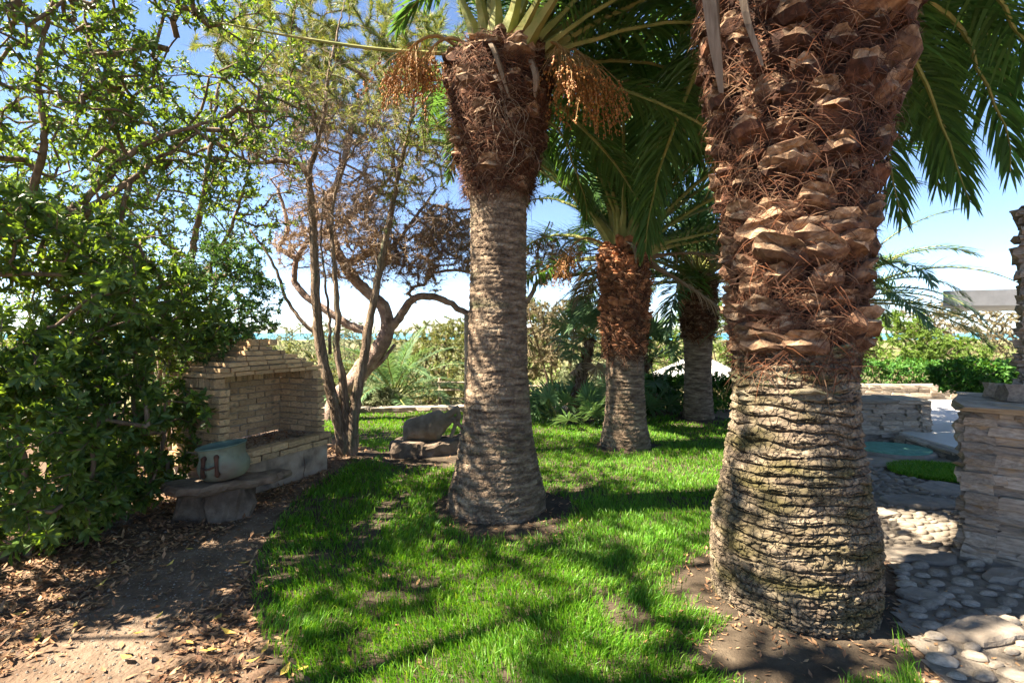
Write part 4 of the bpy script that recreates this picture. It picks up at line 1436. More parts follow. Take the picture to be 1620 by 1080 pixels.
# shrubs on the slope beyond the lawn
SHR = [
    ('feathery grey green juniper bush beyond the lawn kerb', (-1.55, 14.3), [((-1.55, 14.3, .9), (1.55, 1.0, 1.15), 700, .5), ((-.9, 14.3, 1.6), (.6, .6, .6), 160, .6)], 'shrub'),
    ('low juniper bush spreading in front of the timber fence', (-3.1, 11.3), [((-3.1, 11.3, -.05), (.9, .5, .5), 380, .5)], 'shrub_pale'),
    ('tangled brownish tamarisk with leaning stems behind the palm in the middle of the lawn', (1.0, 13.2), [((.9, 13.4, 1.5), (1.3, 1.0, 1.0), 480, .8), ((1.6, 13.2, 1.9), (.7, .7, .6), 180, .8)], 'shrub_brown'),
    ('pale tufted shrub low on the slope behind the leaning fan palm', (1.9, 12.4), [((1.9, 12.4, .3), (.8, .6, .7), 320, .5)], 'shrub_pale'),
    ('tall open juniper beside the fence behind the fan palm', (.35, 15.0), [((.35, 15, 1.4), (.8, .8, 1.4), 560, .6)], 'shrub'),
    ('olive green shrub mass far down the slope behind the pine', (-5.2, 17.0), [((-5.2, 17, .4), (2.2, 1.2, 1.4), 620, .5)], 'shrub_pale'),
    ('dark green bush behind the young palm fronds', (-4.4, 14.0), [((-4.4, 14.0, .0), (1.5, .9, 1.1), 520, .5)], 'shrub'),
    ('round green bush on the slope beside the young palm', (-6.4, 13.5), [((-6.4, 13.5, .2), (1.5, .9, 1.2), 480, .5)], 'shrub'),
    ('tall pale green bush against the sea behind the feathery juniper bush', (-3.2, 19.0), [((-3.2, 19, .5), (2.2, 1.2, 1.5), 700, .5)], 'shrub'),
    ('wide light olive bush closing the view behind the young palm', (-7.6, 20.5), [((-7.6, 20.5, .6), (2.6, 1.3, 1.6), 800, .5)], 'shrub_pale'),
    ('sunlit green bush behind the tamarisk and the fan palm', (1.9, 19.5), [((1.9, 19.5, .7), (2.2, 1.2, 1.5), 700, .5)], 'shrub'),
    ('bright green pine bush rising behind the clipped hedge', (13.2, 17.5), [((13.0, 17.5, 1.2), (1.6, 1.2, 1.15), 900, .5), ((14.8, 17.3, .8), (1.3, 1.0, .8), 420, .5)], 'pine_bright'),
    ('brown twiggy shrub beside the bright green pine bush', (17.6, 19.5), [((17.6, 19.5, 1.5), (2.4, 1.2, 1.5), 800, .8), ((15.6, 19.4, 1.9), (1.2, 1.0, 1.0), 220, .9)], 'shrub_brown'),
    ('lime green pine rising behind the white parasol', (7.5, 18.5), [((7.3, 18.5, 1.2), (2.0, 1.3, 1.9), 850, .5)], 'pine_bright'),
    ('spreading lime green bush behind the massive palm', (5.2, 20.5), [((5.0, 20.5, .8), (1.7, 1.2, 1.4), 480, .5)], 'pine_bright'),
    ('grey green bush at the foot of the slope past the fence', (3.6, 17.0), [((3.6, 17.0, .3), (1.6, 1.0, 1.3), 480, .5)], 'shrub'),
]
for i, (lab, (bx, by), bl, mk) in enumerate(SHR):
    g0 = gz1(bx, by)
    r_ = np.random.default_rng(600 + i)
    st = []
    for k in range(4):
        c = np.array(bl[k % len(bl)][0])
        e = c + r_.normal(0, .3, 3) * np.array(bl[0][1])
        a_ = np.array([bx + r_.normal(0, .08), by + r_.normal(0, .08), g0 - .05])
        m_ = (a_ + e) / 2 + r_.normal(0, .12, 3) + [0, 0, -.1]
        st.append(([a_, m_, e], .045, .014))
    n_, L_, W_ = (64, .085, .02) if mk in ('shrub', 'pine_bright') else (52, .085, .02)
    if mk == 'shrub_brown':
        n_ = 56
    tree('shrub', lab, 'shrub', st, bl, 620 + i, [dict(m=MAT[mk], n=n_, L=L_, W=W_ * 1.15, spread=.95, tri=True, spacing=.26)], MAT['bark_grey'], (bx, by, g0), thr=.34, r_tip=.004, group=None)


# the maquis that runs down to the shore, too far to tell apart
r_ = np.random.default_rng(650)
mb = MB()
nb = 520
yb = 19 * (420 / 19) ** r_.random(nb)
xb = r_.uniform(-1.15, 1.15, nb) * yb
rb = r_.uniform(.9, 1.7, nb) * np.interp(yb, [19, 80, 420], [1, 1.3, 2.2])
hb = r_.uniform(.8, 1.5, nb) * np.interp(yb, [19, 60, 420], [1.0, 1.2, 2.0])
gb = gz(xb, yb)
for i in range(nb):
    k = int(np.interp(yb[i], [19, 60, 420], [420, 260, 150]))
    d = r_.normal(0, 1, (k, 3))
    d /= np.linalg.norm(d, axis=1, keepdims=True)
    d[:, 2] = np.abs(d[:, 2])
    p = np.array([xb[i], yb[i], gb[i] - .1]) + d * np.array([rb[i], rb[i] * .8, hb[i]]) * (.75 + .45 * fbm(d * 2.5 + i, 2, 7))[:, None]
    leaves(mb, p, d, 2, .12 * np.interp(yb[i], [19, 100, 420], [1, 2.4, 6]), .05 * np.interp(yb[i], [19, 100, 420], [1, 2.4, 6]), 660 + i, spread=.9, tri=True, mi=int(r_.integers(4)))
o = mb.build('maquis_scrub', [MAT['shrub'], MAT['shrub_pale'], MAT['shrub'], MAT['pine_bright']])
o['kind'] = 'stuff'
tag(o, 'olive green maquis scrub running down the slope to the sea', 'scrub')


def hedge(label, lo, hi, n, m, seed, L=.06, W_=.028, stems=True, yaw=0.0, zbase=0.0):
    """a clipped hedge: leaves through the outer shell of a box, stems inside"""
    lo, hi = np.array(lo, float), np.array(hi, float)
    c = np.array([(lo[0] + hi[0]) / 2, (lo[1] + hi[1]) / 2, zbase])
    t = thing('hedge', label, 'hedge', c)
    r = np.random.default_rng(seed)
    u = r.random((n, 3))
    f = r.integers(0, 5, n)
    d = r.uniform(0, .16, n)
    p = lo + u * (hi - lo)
    p[f == 0, 1] = lo[1] + d[f == 0]
    p[f == 1, 1] = hi[1] - d[f == 1]
    p[f == 2, 0] = lo[0] + d[f == 2]
    p[f == 3, 0] = hi[0] - d[f == 3]
    p[f == 4, 2] = hi[2] - d[f == 4]
    p += (fbm(p * 3, 2, seed)[:, None] - .5) * .28
    nr = (p - (lo + hi) / 2) / (hi - lo) + r.normal(0, .25, (n, 3)) + [0, 0, .3]
    nr /= np.linalg.norm(nr, axis=1, keepdims=True)
    mb = MB()
    leaves(mb, p - c, nr, 9, L, W_, seed, spread=.9, spacing=.06)
    o = mb.build('foliage', m, t)
    o['kind'] = 'stuff'
    mb = MB()
    k = int((hi[0] - lo[0]) / .22)
    for i in range(k):
        x = lo[0] + (i + .5) * (hi[0] - lo[0]) / k
        y = (lo[1] + hi[1]) / 2 + r.normal(0, .05)
        for q in range(3):
            e = np.array([x + r.normal(0, .15), y + r.normal(0, .15), hi[2] - .12])
            tube(mb, spline([np.array([x, y, lo[2] - .06]) - c, (np.array([x, y, lo[2]]) + e) / 2 + r.normal(0, .05, 3) - c, e - c], 5), np.linspace(.012, .005, 5), 4)
    o = mb.build('stems', MAT['bark_brown'], t)
    o['kind'] = 'stuff'
    return t


hedge('clipped evergreen hedge behind the slim palm below the white parasol', (2.55, 9.95, .02), (5.1, 10.55, .72), 3000, MAT['leaf_hedge'], 701, L=.08, W_=.034)
hedge('low clipped hedge along the top of the far stone wall', (7.2, 11.6, .3), (12.5, 12.4, .9), 2600, MAT['leaf_hedge'], 702, L=.08, W_=.036, zbase=.3)
tree('shrub', 'leafy green shrub with broad leaves spilling over the terrace behind the stone pier', 'shrub',
     [([(7.1, 7.5, .1), (7.0, 7.45, .5), (6.8, 7.4, .95)], .03, .01), ([(7.1, 7.5, .1), (7.3, 7.5, .5), (7.3, 7.4, 1.0)], .03, .01)],
     [((6.75, 7.4, .95), (.62, .45, .26), 420, .6), ((7.2, 7.5, .6), (.4, .4, .4), 160, .6)], 703,
     [dict(m=MAT['leaf_hedge'], n=12, L=.085, W=.04, spread=1.0, spacing=.08)], MAT['bark_brown'], (7.1, 7.5, .1), thr=.34, r_tip=.003)

# ------------------------------------------------------------------ brick barbecue
ang = atan2(.914, .406)
BQ = thing('brick_barbecue', 'crumbling tan brick barbecue with open hearth and stepped hood on a rendered plinth', 'barbecue', (-2.66, 4.68, 0), ang)
BW, BD = 1.36, .74
BRK = []
for i in range(6):
    v, f4, f3 = chamfer_box(.04, .008, 800 + i)
    mb = MB()
    mb.add(v, [f4, f3])
    BRK.append(mb.mesh('brick_block', MAT['brick']))
r_ = np.random.default_rng(810)
RIM = .009


def brick(cx, cy, cz, lx, ly, lz, j=1.0):
    """one brick, centre and size in the barbecue's own frame"""
    k = r_.integers(6)
    d = np.array([lx, ly, lz])
    link('brick', BRK[k], BQ, (cx + r_.normal(0, .003 * j), cy + r_.normal(0, .003 * j), cz + r_.normal(0, .0015 * j)),
         (r_.normal(0, .012 * j), r_.normal(0, .012 * j), r_.normal(0, .02 * j) + (pi if r_.random() < .5 else 0)), tuple(d - np.where(d > .15, .013, RIM) + r_.normal(0, .0015, 3)))


def course_x(x0, x1, yc, zc, off, ly=.105, lz=.066, ln=.22, j=1.0):
    x = x0
    first = True
    while x < x1 - .02:
        l = ln * off if first and off > 0 else ln
        l = min(l * r_.uniform(.96, 1.04), x1 - x)
        if x1 - x - l < .05:
            l = x1 - x
        brick(x + l / 2, yc, zc, l, ly, lz, j)
        x += l
        first = False


def course_y(y0, y1, xc, zc, off, lx=.105, lz=.066, ln=.22, j=1.0):
    y = y0
    first = True
    while y < y1 - .02:
        l = ln * off if first and off > 0 else ln
        l = min(l * r_.uniform(.96, 1.04), y1 - y)
        if y1 - y - l < .05:
            l = y1 - y
        brick(xc, y + l / 2, zc, lx, l, lz, j)
        y += l
        first = False


mb = MB()                                     # rendered plinth, uneven
nX, nZ = 26, 8
def plinth_face(fn, n1, n2):
    u, w = np.meshgrid(np.linspace(0, 1, n1), np.linspace(0, 1, n2))
    v = fn(u, w)
    v = v + (fbm(v * 5, 3, 22)[..., None] - .5) * .022
    idx = np.arange(n1 * n2).reshape(n2, n1)
    mb.add(v.reshape(-1, 3), np.stack([idx[:-1, :-1], idx[:-1, 1:], idx[1:, 1:], idx[1:, :-1]], -1).reshape(-1, 4))
lo_, hi_ = np.array([.02, .02, -.08]), np.array([BW - .02, BD, .315])
E = lambda x, y, z: np.stack([lo_[0] + x * (hi_[0] - lo_[0]), lo_[1] + y * (hi_[1] - lo_[1]), lo_[2] + z * (hi_[2] - lo_[2])], -1)
plinth_face(lambda u, w: E(u, 0 * u, w), nX, nZ)
plinth_face(lambda u, w: E(1 - u, 0 * u + 1, w), nX, nZ)
plinth_face(lambda u, w: E(0 * u, 1 - u, w), 14, nZ)
plinth_face(lambda u, w: E(0 * u + 1, u, w), 14, nZ)
plinth_face(lambda u, w: E(u, w, 0 * u + 1), nX, 14)
mb.build('plinth', MAT['concrete'], BQ, smooth=True)
mb = MB()                                      # crack in the render
cr = spline([(.98, .004, .29), (.975, .0, .22), (.99, .0, .14), (.97, -.002, .06), (.98, .0, 0)], 14)
tube(mb, cr, [.002] * 3 + [.004] * 8 + [.003] * 3, 4)
mb.build('crack', MAT['iron'], BQ)
for c in range(2):                             # ledge
    z = .348 + c * .068
    course_x(-.02, BW + .02, .045, z, .5 if c else 1.0, ly=.13)
    course_y(.11, BD, .035, z, .5 if c else 1, lx=.11)
    course_y(.11, BD, BW - .035, z, .5 if c else 1, lx=.11)
mb = MB()
nX = 30
u, w = np.meshgrid(np.linspace(.09, BW - .09, nX), np.linspace(.1, BD - .02, 20))
v = np.stack([u, w, 0 * u + .428], -1)
v[..., 2] += (fbm(v * 7, 3, 25) - .5) * .03
idx = np.arange(u.size).reshape(u.shape)
mb.add(v.reshape(-1, 3), np.stack([idx[:-1, :-1], idx[:-1, 1:], idx[1:, 1:], idx[1:, :-1]], -1).reshape(-1, 4))
mb.build('hearth', MAT['concrete'], BQ, smooth=True)
mb = MB()                                      # mortar cores behind the bricks
z0, z1 = .45, 1.06
for lo, hi in (((.035, .1, z0), (.11, BD - .02, z1)), ((BW - .11, .1, z0), (BW - .035, BD - .02, z1)), ((.111, BD - .09, z0), (BW - .111, BD - .02, z1))):
    box(mb, lo, hi)
box(mb, (.12, BD - .088, 1.061), (BW - .12, BD - .03, 1.16))
box(mb, (.03, .08, .32), (.1, BD - .03, .449))
box(mb, (BW - .1, .08, .32), (BW - .03, BD - .03, .449))
mb.build('mortar', MAT['mortar'], BQ)
for c in range(9):
    z = .485 + c * .068
    a = .5 if c % 2 else 1.0
    course_y(.05, BD - .0, .075, z, a, lx=.115)
    course_y(.05, BD - .0, BW - .075, z, a, lx=.115)
    course_x(.135, BW - .135, BD - .055, z, a)
zt = .485 + 9 * .068 - .034
for k in range(9):                              # upright bricks over both cheeks
    y = .06 + k * .072
    if k in (0,):
        continue
    brick(.08, y + .03, zt + .05, .125, .07, .1)
for k in range(8):
    y = .12 + k * .072
    brick(BW - .08, y + .03, zt + .05, .125, .07, .1)
for k in range(15):
    brick(.17 + k * .072, BD - .06, zt + .05, .07, .11, .1)
zh = zt + .105                                  # stepped hood
hood = [(0.0, BW, .1), (.05, BW - .16, .07), (.14, BW - .26, .08), (.24, BW - .37, .1), (.36, BW - .5, .14), (.46, BW - .62, .2)]
mb = MB()
for c, (a, b, y0) in enumerate(hood):
    z = zh + .024 + c * .048
    box(mb, (a + .06, y0 + .05, z - .0235), (b - .06, BD - .03, z + .0235))
    course_x(a, b, y0 + .05, z, .5 if c % 2 else 1, ly=.11, lz=.048)
    course_y(y0 + .106, BD, a + .05, z, .5 if c % 2 else 1, lx=.105, lz=.048)
    course_y(y0 + .106, BD, b - .05, z, .5 if c % 2 else 1, lx=.105, lz=.048)
mb.build('hood_core', MAT['mortar'], BQ)
zc = zh + len(hood) * .048
for k in range(3):
    brick(.54 + k * .115, .32, zc + .035, .11, .22, .075)

# scattered dry leaves lying in the hearth
def litter_mesh(mb, x, y, z, seed, L=(.045, .085), W_=(.4, .5), flat=.35, mi=0):
    r = np.random.default_rng(seed)
    n = len(x)
    a = r.uniform(0, 2 * pi, n)
    tx, ty = r.normal(0, flat, n), r.normal(0, flat, n)
    d = np.stack([np.cos(a), np.sin(a), tx], -1)
    d /= np.linalg.norm(d, axis=1, keepdims=True)
    s = np.stack([-np.sin(a), np.cos(a), ty], -1)
    s -= d * (s * d).sum(1, keepdims=True)
    s /= np.linalg.norm(s, axis=1, keepdims=True)
    nn = np.cross(d, s)
    l = r.uniform(L[0], L[1], n)[:, None]
    w = l * .17 * r.uniform(.7, 1.3, n)[:, None]
    c = np.stack([x, y, z + .004 + np.abs(tx) * l[:, 0] * .5], -1)
    cu = l * r.uniform(-.05, .22, n)[:, None]
    V = np.stack([c - d * l * .5 + nn * cu, c - s * w + nn * cu * .3, c, c + s * w + nn * cu * .3, c + d * l * .5 + nn * cu], 1)
    b = np.arange(n)[:, None] * 5
    mb.add(V.reshape(-1, 3), np.concatenate([b + np.array([[0, 1, 2]]), b + np.array([[0, 2, 3]]), b + np.array([[1, 4, 2]]), b + np.array([[2, 4, 3]])]), mi)


# ------------------------------------------------------------------ stone bench, cauldron
def slab_mesh(poly, z0, z1, seed, rough=.012, dens=.045, crag=0.0):
    """an irregular slab: outline poly (CCW), worn rim, uneven top"""
    p = np.asarray(poly, float)
    L = np.linalg.norm(np.roll(p, -1, 0) - p, axis=1)
    out = []
    for i in range(len(p)):
        k = max(1, int(L[i] / dens))
        t = np.arange(k)[:, None] / k
        out.append(p[i] * (1 - t) + p[(i + 1) % len(p)] * t)
    o = np.concatenate(out)
    r = np.random.default_rng(seed)
    n = len(o)
    c = o.mean(0)
    out_d = (o - c) / np.linalg.norm(o - c, axis=1, keepdims=True)
    o = o + out_d * ((fbm(np.stack([o[:, 0] * 6, o[:, 1] * 6, o[:, 0] * 0], -1), 3, seed)[:, None] - .5) * rough * 4)
    h = z1 - z0
    rings = []
    for f, ins in ((0, .05), (.2, .012), (.55, .0), (.86, .008), (1, .03)):
        q = o - out_d * ins + out_d * r.normal(0, rough * .4, (n, 1))
        rings.append(np.concatenate([q, np.full((n, 1), z0 + h * f)], 1))
    for sc in (.75, .45, .15):
        q = c + (rings[4][:, :2] - c) * sc
        rings.append(np.concatenate([q, np.full((n, 1), z1)], 1))
    v = np.stack(rings)
    if crag:
        nz_ = .5 - np.abs(np.stack([fbm(v * 4.5 + k_ * 9, 3, seed + 50 + k_) for k_ in range(3)], -1) - .5) * 4
        v = v + nz_ * crag * np.array([1, 1, .6])
    v[4:, :, 2] += (fbm(v[4:] * 8, 3, seed + 1) - .5) * rough * 2.0
    v[:4, :, 2] += (fbm(v[:4] * 6, 2, seed + 2) - .5) * rough * 2.0
    m = len(rings)
    idx = np.arange(m * n).reshape(m, n)
    q = np.stack([idx[:-1], np.roll(idx[:-1], -1, 1), np.roll(idx[1:], -1, 1), idx[1:]], -1).reshape(-1, 4)
    mb = MB()
    vv = np.concatenate([v.reshape(-1, 3), [[c[0], c[1], z1]], [[c[0], c[1], z0]]])
    mb.add(vv, [q, np.stack([idx[-1], np.roll(idx[-1], -1), np.full(n, m * n)], -1), np.stack([np.roll(idx[0], -1), idx[0], np.full(n, m * n + 1)], -1)])
    return mb


bx, by = -2.5, 4.35
BN = thing('stone_bench', 'rough stone slab bench on squat blocks in front of the brick barbecue', 'bench', (bx, by, 0))
sl = np.array([(-2.80, 4.10), (-2.66, 4.01), (-2.45, 4.08), (-2.22, 4.30), (-2.02, 4.50), (-1.98, 4.62), (-2.12, 4.66), (-2.3, 4.58), (-2.55, 4.42), (-2.78, 4.28), (-2.88, 4.2)])
slab_mesh(sl - [bx, by], .285, .365, 901, dens=.03, crag=.022).build('seat', MAT['slab'], BN)
for k, pl in enumerate((((-2.76, 4.17), (-2.36, 4.19), (-2.24, 4.3), (-2.26, 4.46), (-2.5, 4.4), (-2.74, 4.3)),)):
    slab_mesh(np.array(pl) - [bx, by], -.05, .31, 905 + k, rough=.016, dens=.035, crag=.09).build('leg', MAT['rock'], BN)

PT = thing('copper_cauldron', 'verdigris copper cauldron with rusty iron handle standing on the stone bench', 'cauldron', (-2.42, 4.33, .362), radians(-28))
PT.rotation_euler = (radians(0), radians(-7), radians(8))
PT.scale = (.92, .92, .92)
mb = MB()
lathe(mb, [(.0, .012), (.12, .008), (.165, .02), (.2, .06), (.216, .11), (.216, .15), (.2, .185), (.19, .205), (.19, .25), (.196, .29), (.205, .305), (.209, .31), (.205, .316)], 56, 0, wob=.03, seed=3)
lathe(mb, [(.205, .316), (.195, .312), (.186, .29), (.18, .2), (.2, .12), (.15, .03), (0, .022)], 56, 1)
mb.build('body', [MAT['copper'], MAT['copper_in']], PT, smooth=True)
mb = MB()
a = np.linspace(0, 2 * pi, 57)
tube(mb, np.stack([np.cos(a) * .205, np.sin(a) * .205, a * 0 + .312], -1), .007, 8, cap=False)
mb.build('rim', MAT['copper_in'], PT, smooth=True)
for s in (-1, 1):
    th = radians(-98) + s * .27
    d = np.array([cos(th), sin(th), 0])
    mb = MB()
    tube(mb, [d * .2 + [0, 0, .25], d * .208 + [0, 0, .243], d * .215 + [0, 0, .2], d * .235 + [0, 0, .14], d * .235 + [0, 0, .09], d * .222 + [0, 0, .075]], [.012, .02, .016, .015, .02, .012], 8, bark=.2)
    for zz, rr in ((.24, .213), (.095, .243)):
        tube(mb, [d * (rr - .02) + [0, 0, zz], d * rr + [0, 0, zz]], [.024, .018], 10)
    mb.build('handle_bracket', MAT['iron'], PT, smooth=True)
mb = MB()
d0 = np.array([cos(radians(-98) - .27), sin(radians(-98) - .27), 0])
d1 = np.array([cos(radians(-98) + .27), sin(radians(-98) + .27), 0])
mid = (d0 + d1) / 2
tube(mb, spline([d0 * .24 + [0, 0, .17], mid * .275 + [0, 0, .155], d1 * .24 + [0, 0, .17]], 9), .009, 8)
mb.build('handle', MAT['iron'], PT, smooth=True)

# ------------------------------------------------------------------ driftwood sculpture on its rock
RK = np.array([(-1.62, 6.62), (-1.5, 6.42), (-1.15, 6.4), (-.9, 6.52), (-.62, 6.75), (-.45, 7.0), (-.55, 7.18), (-.9, 7.1), (-1.3, 6.95), (-1.58, 6.85)])
rk = slab_mesh(RK - RK.mean(0), -.06, .17, 921, rough=.02, dens=.05, crag=.07)
o = rk.build('flat_rock', MAT['rock'])
o.location = (*RK.mean(0), gz1(*RK.mean(0)))
tag(o, 'low flat boulder lying on the lawn under the driftwood', 'rock')
DW = thing('driftwood_sculpture', 'weathered driftwood stump with hooked roots resting on a flat boulder', 'sculpture', (-1.05, 6.72, .185))
mb = MB()
nth, nu = 40, 40
u = np.linspace(0, 1, nu)
ax = np.stack([-.38 + .62 * u, 0 * u, .1 + .12 * u], -1)
hh = np.interp(u, [0, .02, .1, .5, .72, .8, .86, 1], [.03, .13, .16, .19, .215, .17, .09, .03])
ww = np.interp(u, [0, .03, .15, .6, .85, 1], [.02, .1, .16, .17, .1, .04])
A_ = np.linspace(0, 2 * pi, nth, endpoint=False)
v = ax[:, None, :] + np.stack([0 * A_[None] + 0 * u[:, None], ww[:, None] * np.cos(A_), hh[:, None] * np.sin(A_)], -1)
v[..., 0] += np.where(np.sin(A_)[None] > 0, .05 * u[:, None] * np.sin(A_)[None], 0)
v += (fbm(v * 7, 3, 33)[..., None] - .5) * .03
idx = np.arange(nu * nth).reshape(nu, nth)
mb.add(v.reshape(-1, 3), [np.stack([idx[:-1], np.roll(idx[:-1], -1, 1), np.roll(idx[1:], -1, 1), idx[1:]], -1).reshape(-1, 4), idx[:1, ::-1], idx[-1:]])
mb.v[-1] = mb.v[-1]
D3 = lambda px, py, dy=0: np.array(P(px, py, 6.75 + dy)) - [-1.05, 6.72, .185]
for pts, r0, r1 in (([D3(672, 684), D3(688, 670), D3(703, 662), D3(715, 652), D3(726, 643)], .09, .03),
                    ([D3(676, 696), D3(694, 686), D3(703, 676), D3(710, 664), D3(714, 655)], .05, .024),
                    ([D3(684, 702, .05), D3(704, 697, .05), D3(722, 693, .08), D3(731, 686, .1)], .045, .03),
                    ([D3(724, 646), D3(727, 660), D3(724, 668), D3(729, 674), D3(734, 684), D3(726, 692)], .032, .024),
                    ([D3(716, 660), D3(720, 672), D3(713, 692)], .028, .026), ([D3(720, 648), D3(726, 656), D3(718, 664)], .028, .024)):
    p = spline(pts, 14)
    tube(mb, p, np.linspace(r0, r1, 14), 12, bark=.3, seed=5)
o = mb.build('wood', MAT['bone'], DW, smooth=True)
rm = o.modifiers.new('fuse', 'REMESH')
rm.mode = 'VOXEL'
rm.voxel_size = .0095
rm.use_smooth_shade = True


# ------------------------------------------------------------------ dry stone work on the right
ST = []
for i in range(10):
    v, f = rough_stone(1000 + i, .1, .048)
    mb = MB()
    mb.add(v, f)
    ST.append(mb.mesh('stone_block', MAT['stone'], smooth=False))


def stone_wall(name, label, cat, origin, rz, L, D, H, ch, seed, lmin=.12, lmax=.36, depth=.12, faces='FLR', proud=.022):
    """stacked flat stones round a core; local x along the front, y back, z up"""
    t = thing(name, label, cat, (*origin[:2], origin[2]), rz)
    r = np.random.default_rng(seed)
    mb = MB()
    box(mb, (.05, .05, -.05), (L - .05, D - .05, H - .02))
    mb.build('core', MAT['stone_core'], t)

    def st(x, y, z, lx, ly, lz):
        link('stone', ST[r.integers(10)], t, (x, y, z), (r.normal(0, .025), r.normal(0, .025), r.normal(0, .03) + (pi if r.random() < .5 else 0)), (lx * 1.04, ly, lz * 1.12))
    z = 0.0
    while z < H - .012:
        h = min(ch * r.uniform(.65, 1.45), H - z)
        if H - z - h < ch * .4:
            h = H - z
        for face in faces:
            n_ = L if face in 'FB' else D
            x = r.uniform(-.05, 0)
            while x < n_ - .04:
                l = min(r.uniform(lmin, lmax), n_ - x + .03)
                o_ = r.uniform(-proud, proud)
                c = x + l / 2
                hh_ = h * r.uniform(.85, 1.05)
                if face == 'F':
                    st(c, depth / 2 - o_, z + h / 2, l, depth, hh_)
                elif face == 'B':
                    st(c, D - depth / 2 + o_, z + h / 2, l, depth, hh_)
                elif face == 'L':
                    st(depth / 2 - o_, c, z + h / 2, depth, l, hh_)
                else:
                    st(L - depth / 2 + o_, c, z + h / 2, depth, l, hh_)
                x += l
        z += h
    return t


def capstones(t, L, D, z, th, seed, nlen=.45):
    r = np.random.default_rng(seed)
    x = -.03
    while x < L:
        l = min(r.uniform(.7, 1.3) * nlen, L + .04 - x)
        link('capstone', ST[r.integers(10)], t, (x + l / 2, D / 2 + r.normal(0, .01), z + th / 2 - .01), (r.normal(0, .02), r.normal(0, .02), r.normal(0, .03)), (l * 1.03, D + .08, th))
        x += l


w1 = stone_wall('stone_pier', 'broad sun dappled stone pier standing on the pebble path', 'stone pier', (3.15, 3.57, 0), radians(-42.5), 1.1, .85, 1.07, .06, 1101, faces='FLR', lmin=.12, lmax=.42, depth=.16)
capstones(w1, 1.1, .85, 1.06, .075, 1102, .6)
w2 = stone_wall('stone_pillar', 'tall slim pillar of stacked slate rising from the broad stone pier', 'pillar', (3.6, 3.6, 1.11), radians(-43), .5, .42, 1.38, .05, 1103, faces='FLR', lmin=.14, lmax=.4, depth=.16, proud=.02)
for i, (px, py, Yd, s) in enumerate(((1583, 614, 3.66, (.15, .13, .1)), (1606, 612, 3.5, (.19, .15, .11)))):
    p = P(px, py, Yd)
    o = link('boulder', ST[i + 3], None, (p[0], p[1], 1.18), (0, .1, i * 1.1), s)
    tag(o, ('smaller rounded stone lying on the broad stone pier' if i == 0 else 'bigger rounded stone against the slate pillar on the broad stone pier'), 'stone')
w3 = stone_wall('stone_wall', 'low slate wall end with flat top at the corner of the terrace', 'stone wall', (5.05, 7.45, 0), 0, 1.02, .5, .58, .05, 1104, faces='FR', lmin=.12, lmax=.4, depth=.14)
capstones(w3, 1.02, .5, .575, .05, 1105, .55)
w4 = stone_wall('stone_wall', 'pale rubble wall below the clipped hedge across the terrace', 'stone wall', (6.7, 11.05, 0), 0, 5.6, .5, .46, .11, 1106, faces='F', lmin=.16, lmax=.45, depth=.2)
mb = MB()
box(mb, (6.7, 11.54, 0), (12.6, 12.6, .32))
o = mb.build('planter_soil', MAT['stone_core'])
o['kind'] = 'structure'
w5 = stone_wall('terrace_edge', 'low stone kerb holding the edge of the pale terrace', 'kerb', (5.42, 7.3, 0), radians(-93), 1.9, .16, .13, .06, 1107, faces='B', lmin=.15, lmax=.4, depth=.12)

# shallow step with green mat
mb = MB()
a = np.linspace(0, 2 * pi, 49)[:-1]
STEP = np.stack([np.cos(a) * .44, np.sin(a) * .36], -1)
sp = slab_mesh(STEP * 1.12, -.03, .07, 1110, rough=.01)
S1 = thing('garden_step', 'oval stone step topped by a turquoise green mat beside the terrace', 'step', (4.98, 6.7, 0))
sp.build('stone_base', MAT['flag'], S1, smooth=True)
mb = MB()
v = np.concatenate([np.concatenate([STEP, np.full((48, 1), .07)], 1), np.concatenate([STEP, np.full((48, 1), .09)], 1), [[0, 0, .09]]])
idx = np.arange(48)
mb.add(v, [np.stack([idx, np.roll(idx, -1), np.roll(idx, -1) + 48, idx + 48], -1), np.stack([idx + 48, np.roll(idx, -1) + 48, np.full(48, 96)], -1)])
mb.build('mat', MAT['turquoise'], S1)

# roof slab on its column at the edge of the terrace
RS = thing('canopy_roof', 'flat grey concrete canopy roof on a column over the terrace', 'canopy', (8.3, 8.2, .15))
a = P(1492, 460, 8.0) - [8.3, 8.2, .15]
zb = P(1492, 484, 8.0)[2] - .15
v = [(a[0], 0 - .2, zb), (4.2, -.9, zb + .02), (4.2, 2.3, zb + .02), (a[0] + 1.9, 1.8, zb), (a[0], 0 - .2, a[2]), (4.2, -.9, a[2] + .1), (4.2, 2.3, a[2] + .1), (a[0] + 1.9, 1.8, a[2])]
mb = MB()
mb.add(v, np.array([(0, 3, 2, 1), (4, 5, 6, 7), (0, 1, 5, 4), (1, 2, 6, 5), (2, 3, 7, 6), (3, 0, 4, 7)]))
mb.build('roof_slab', MAT['grey_slab'], RS)
mb = MB()
box(mb, (1.1, .4, -.02), (1.5, .8, zb + .03))
mb.build('column', MAT['grey_slab'], RS)

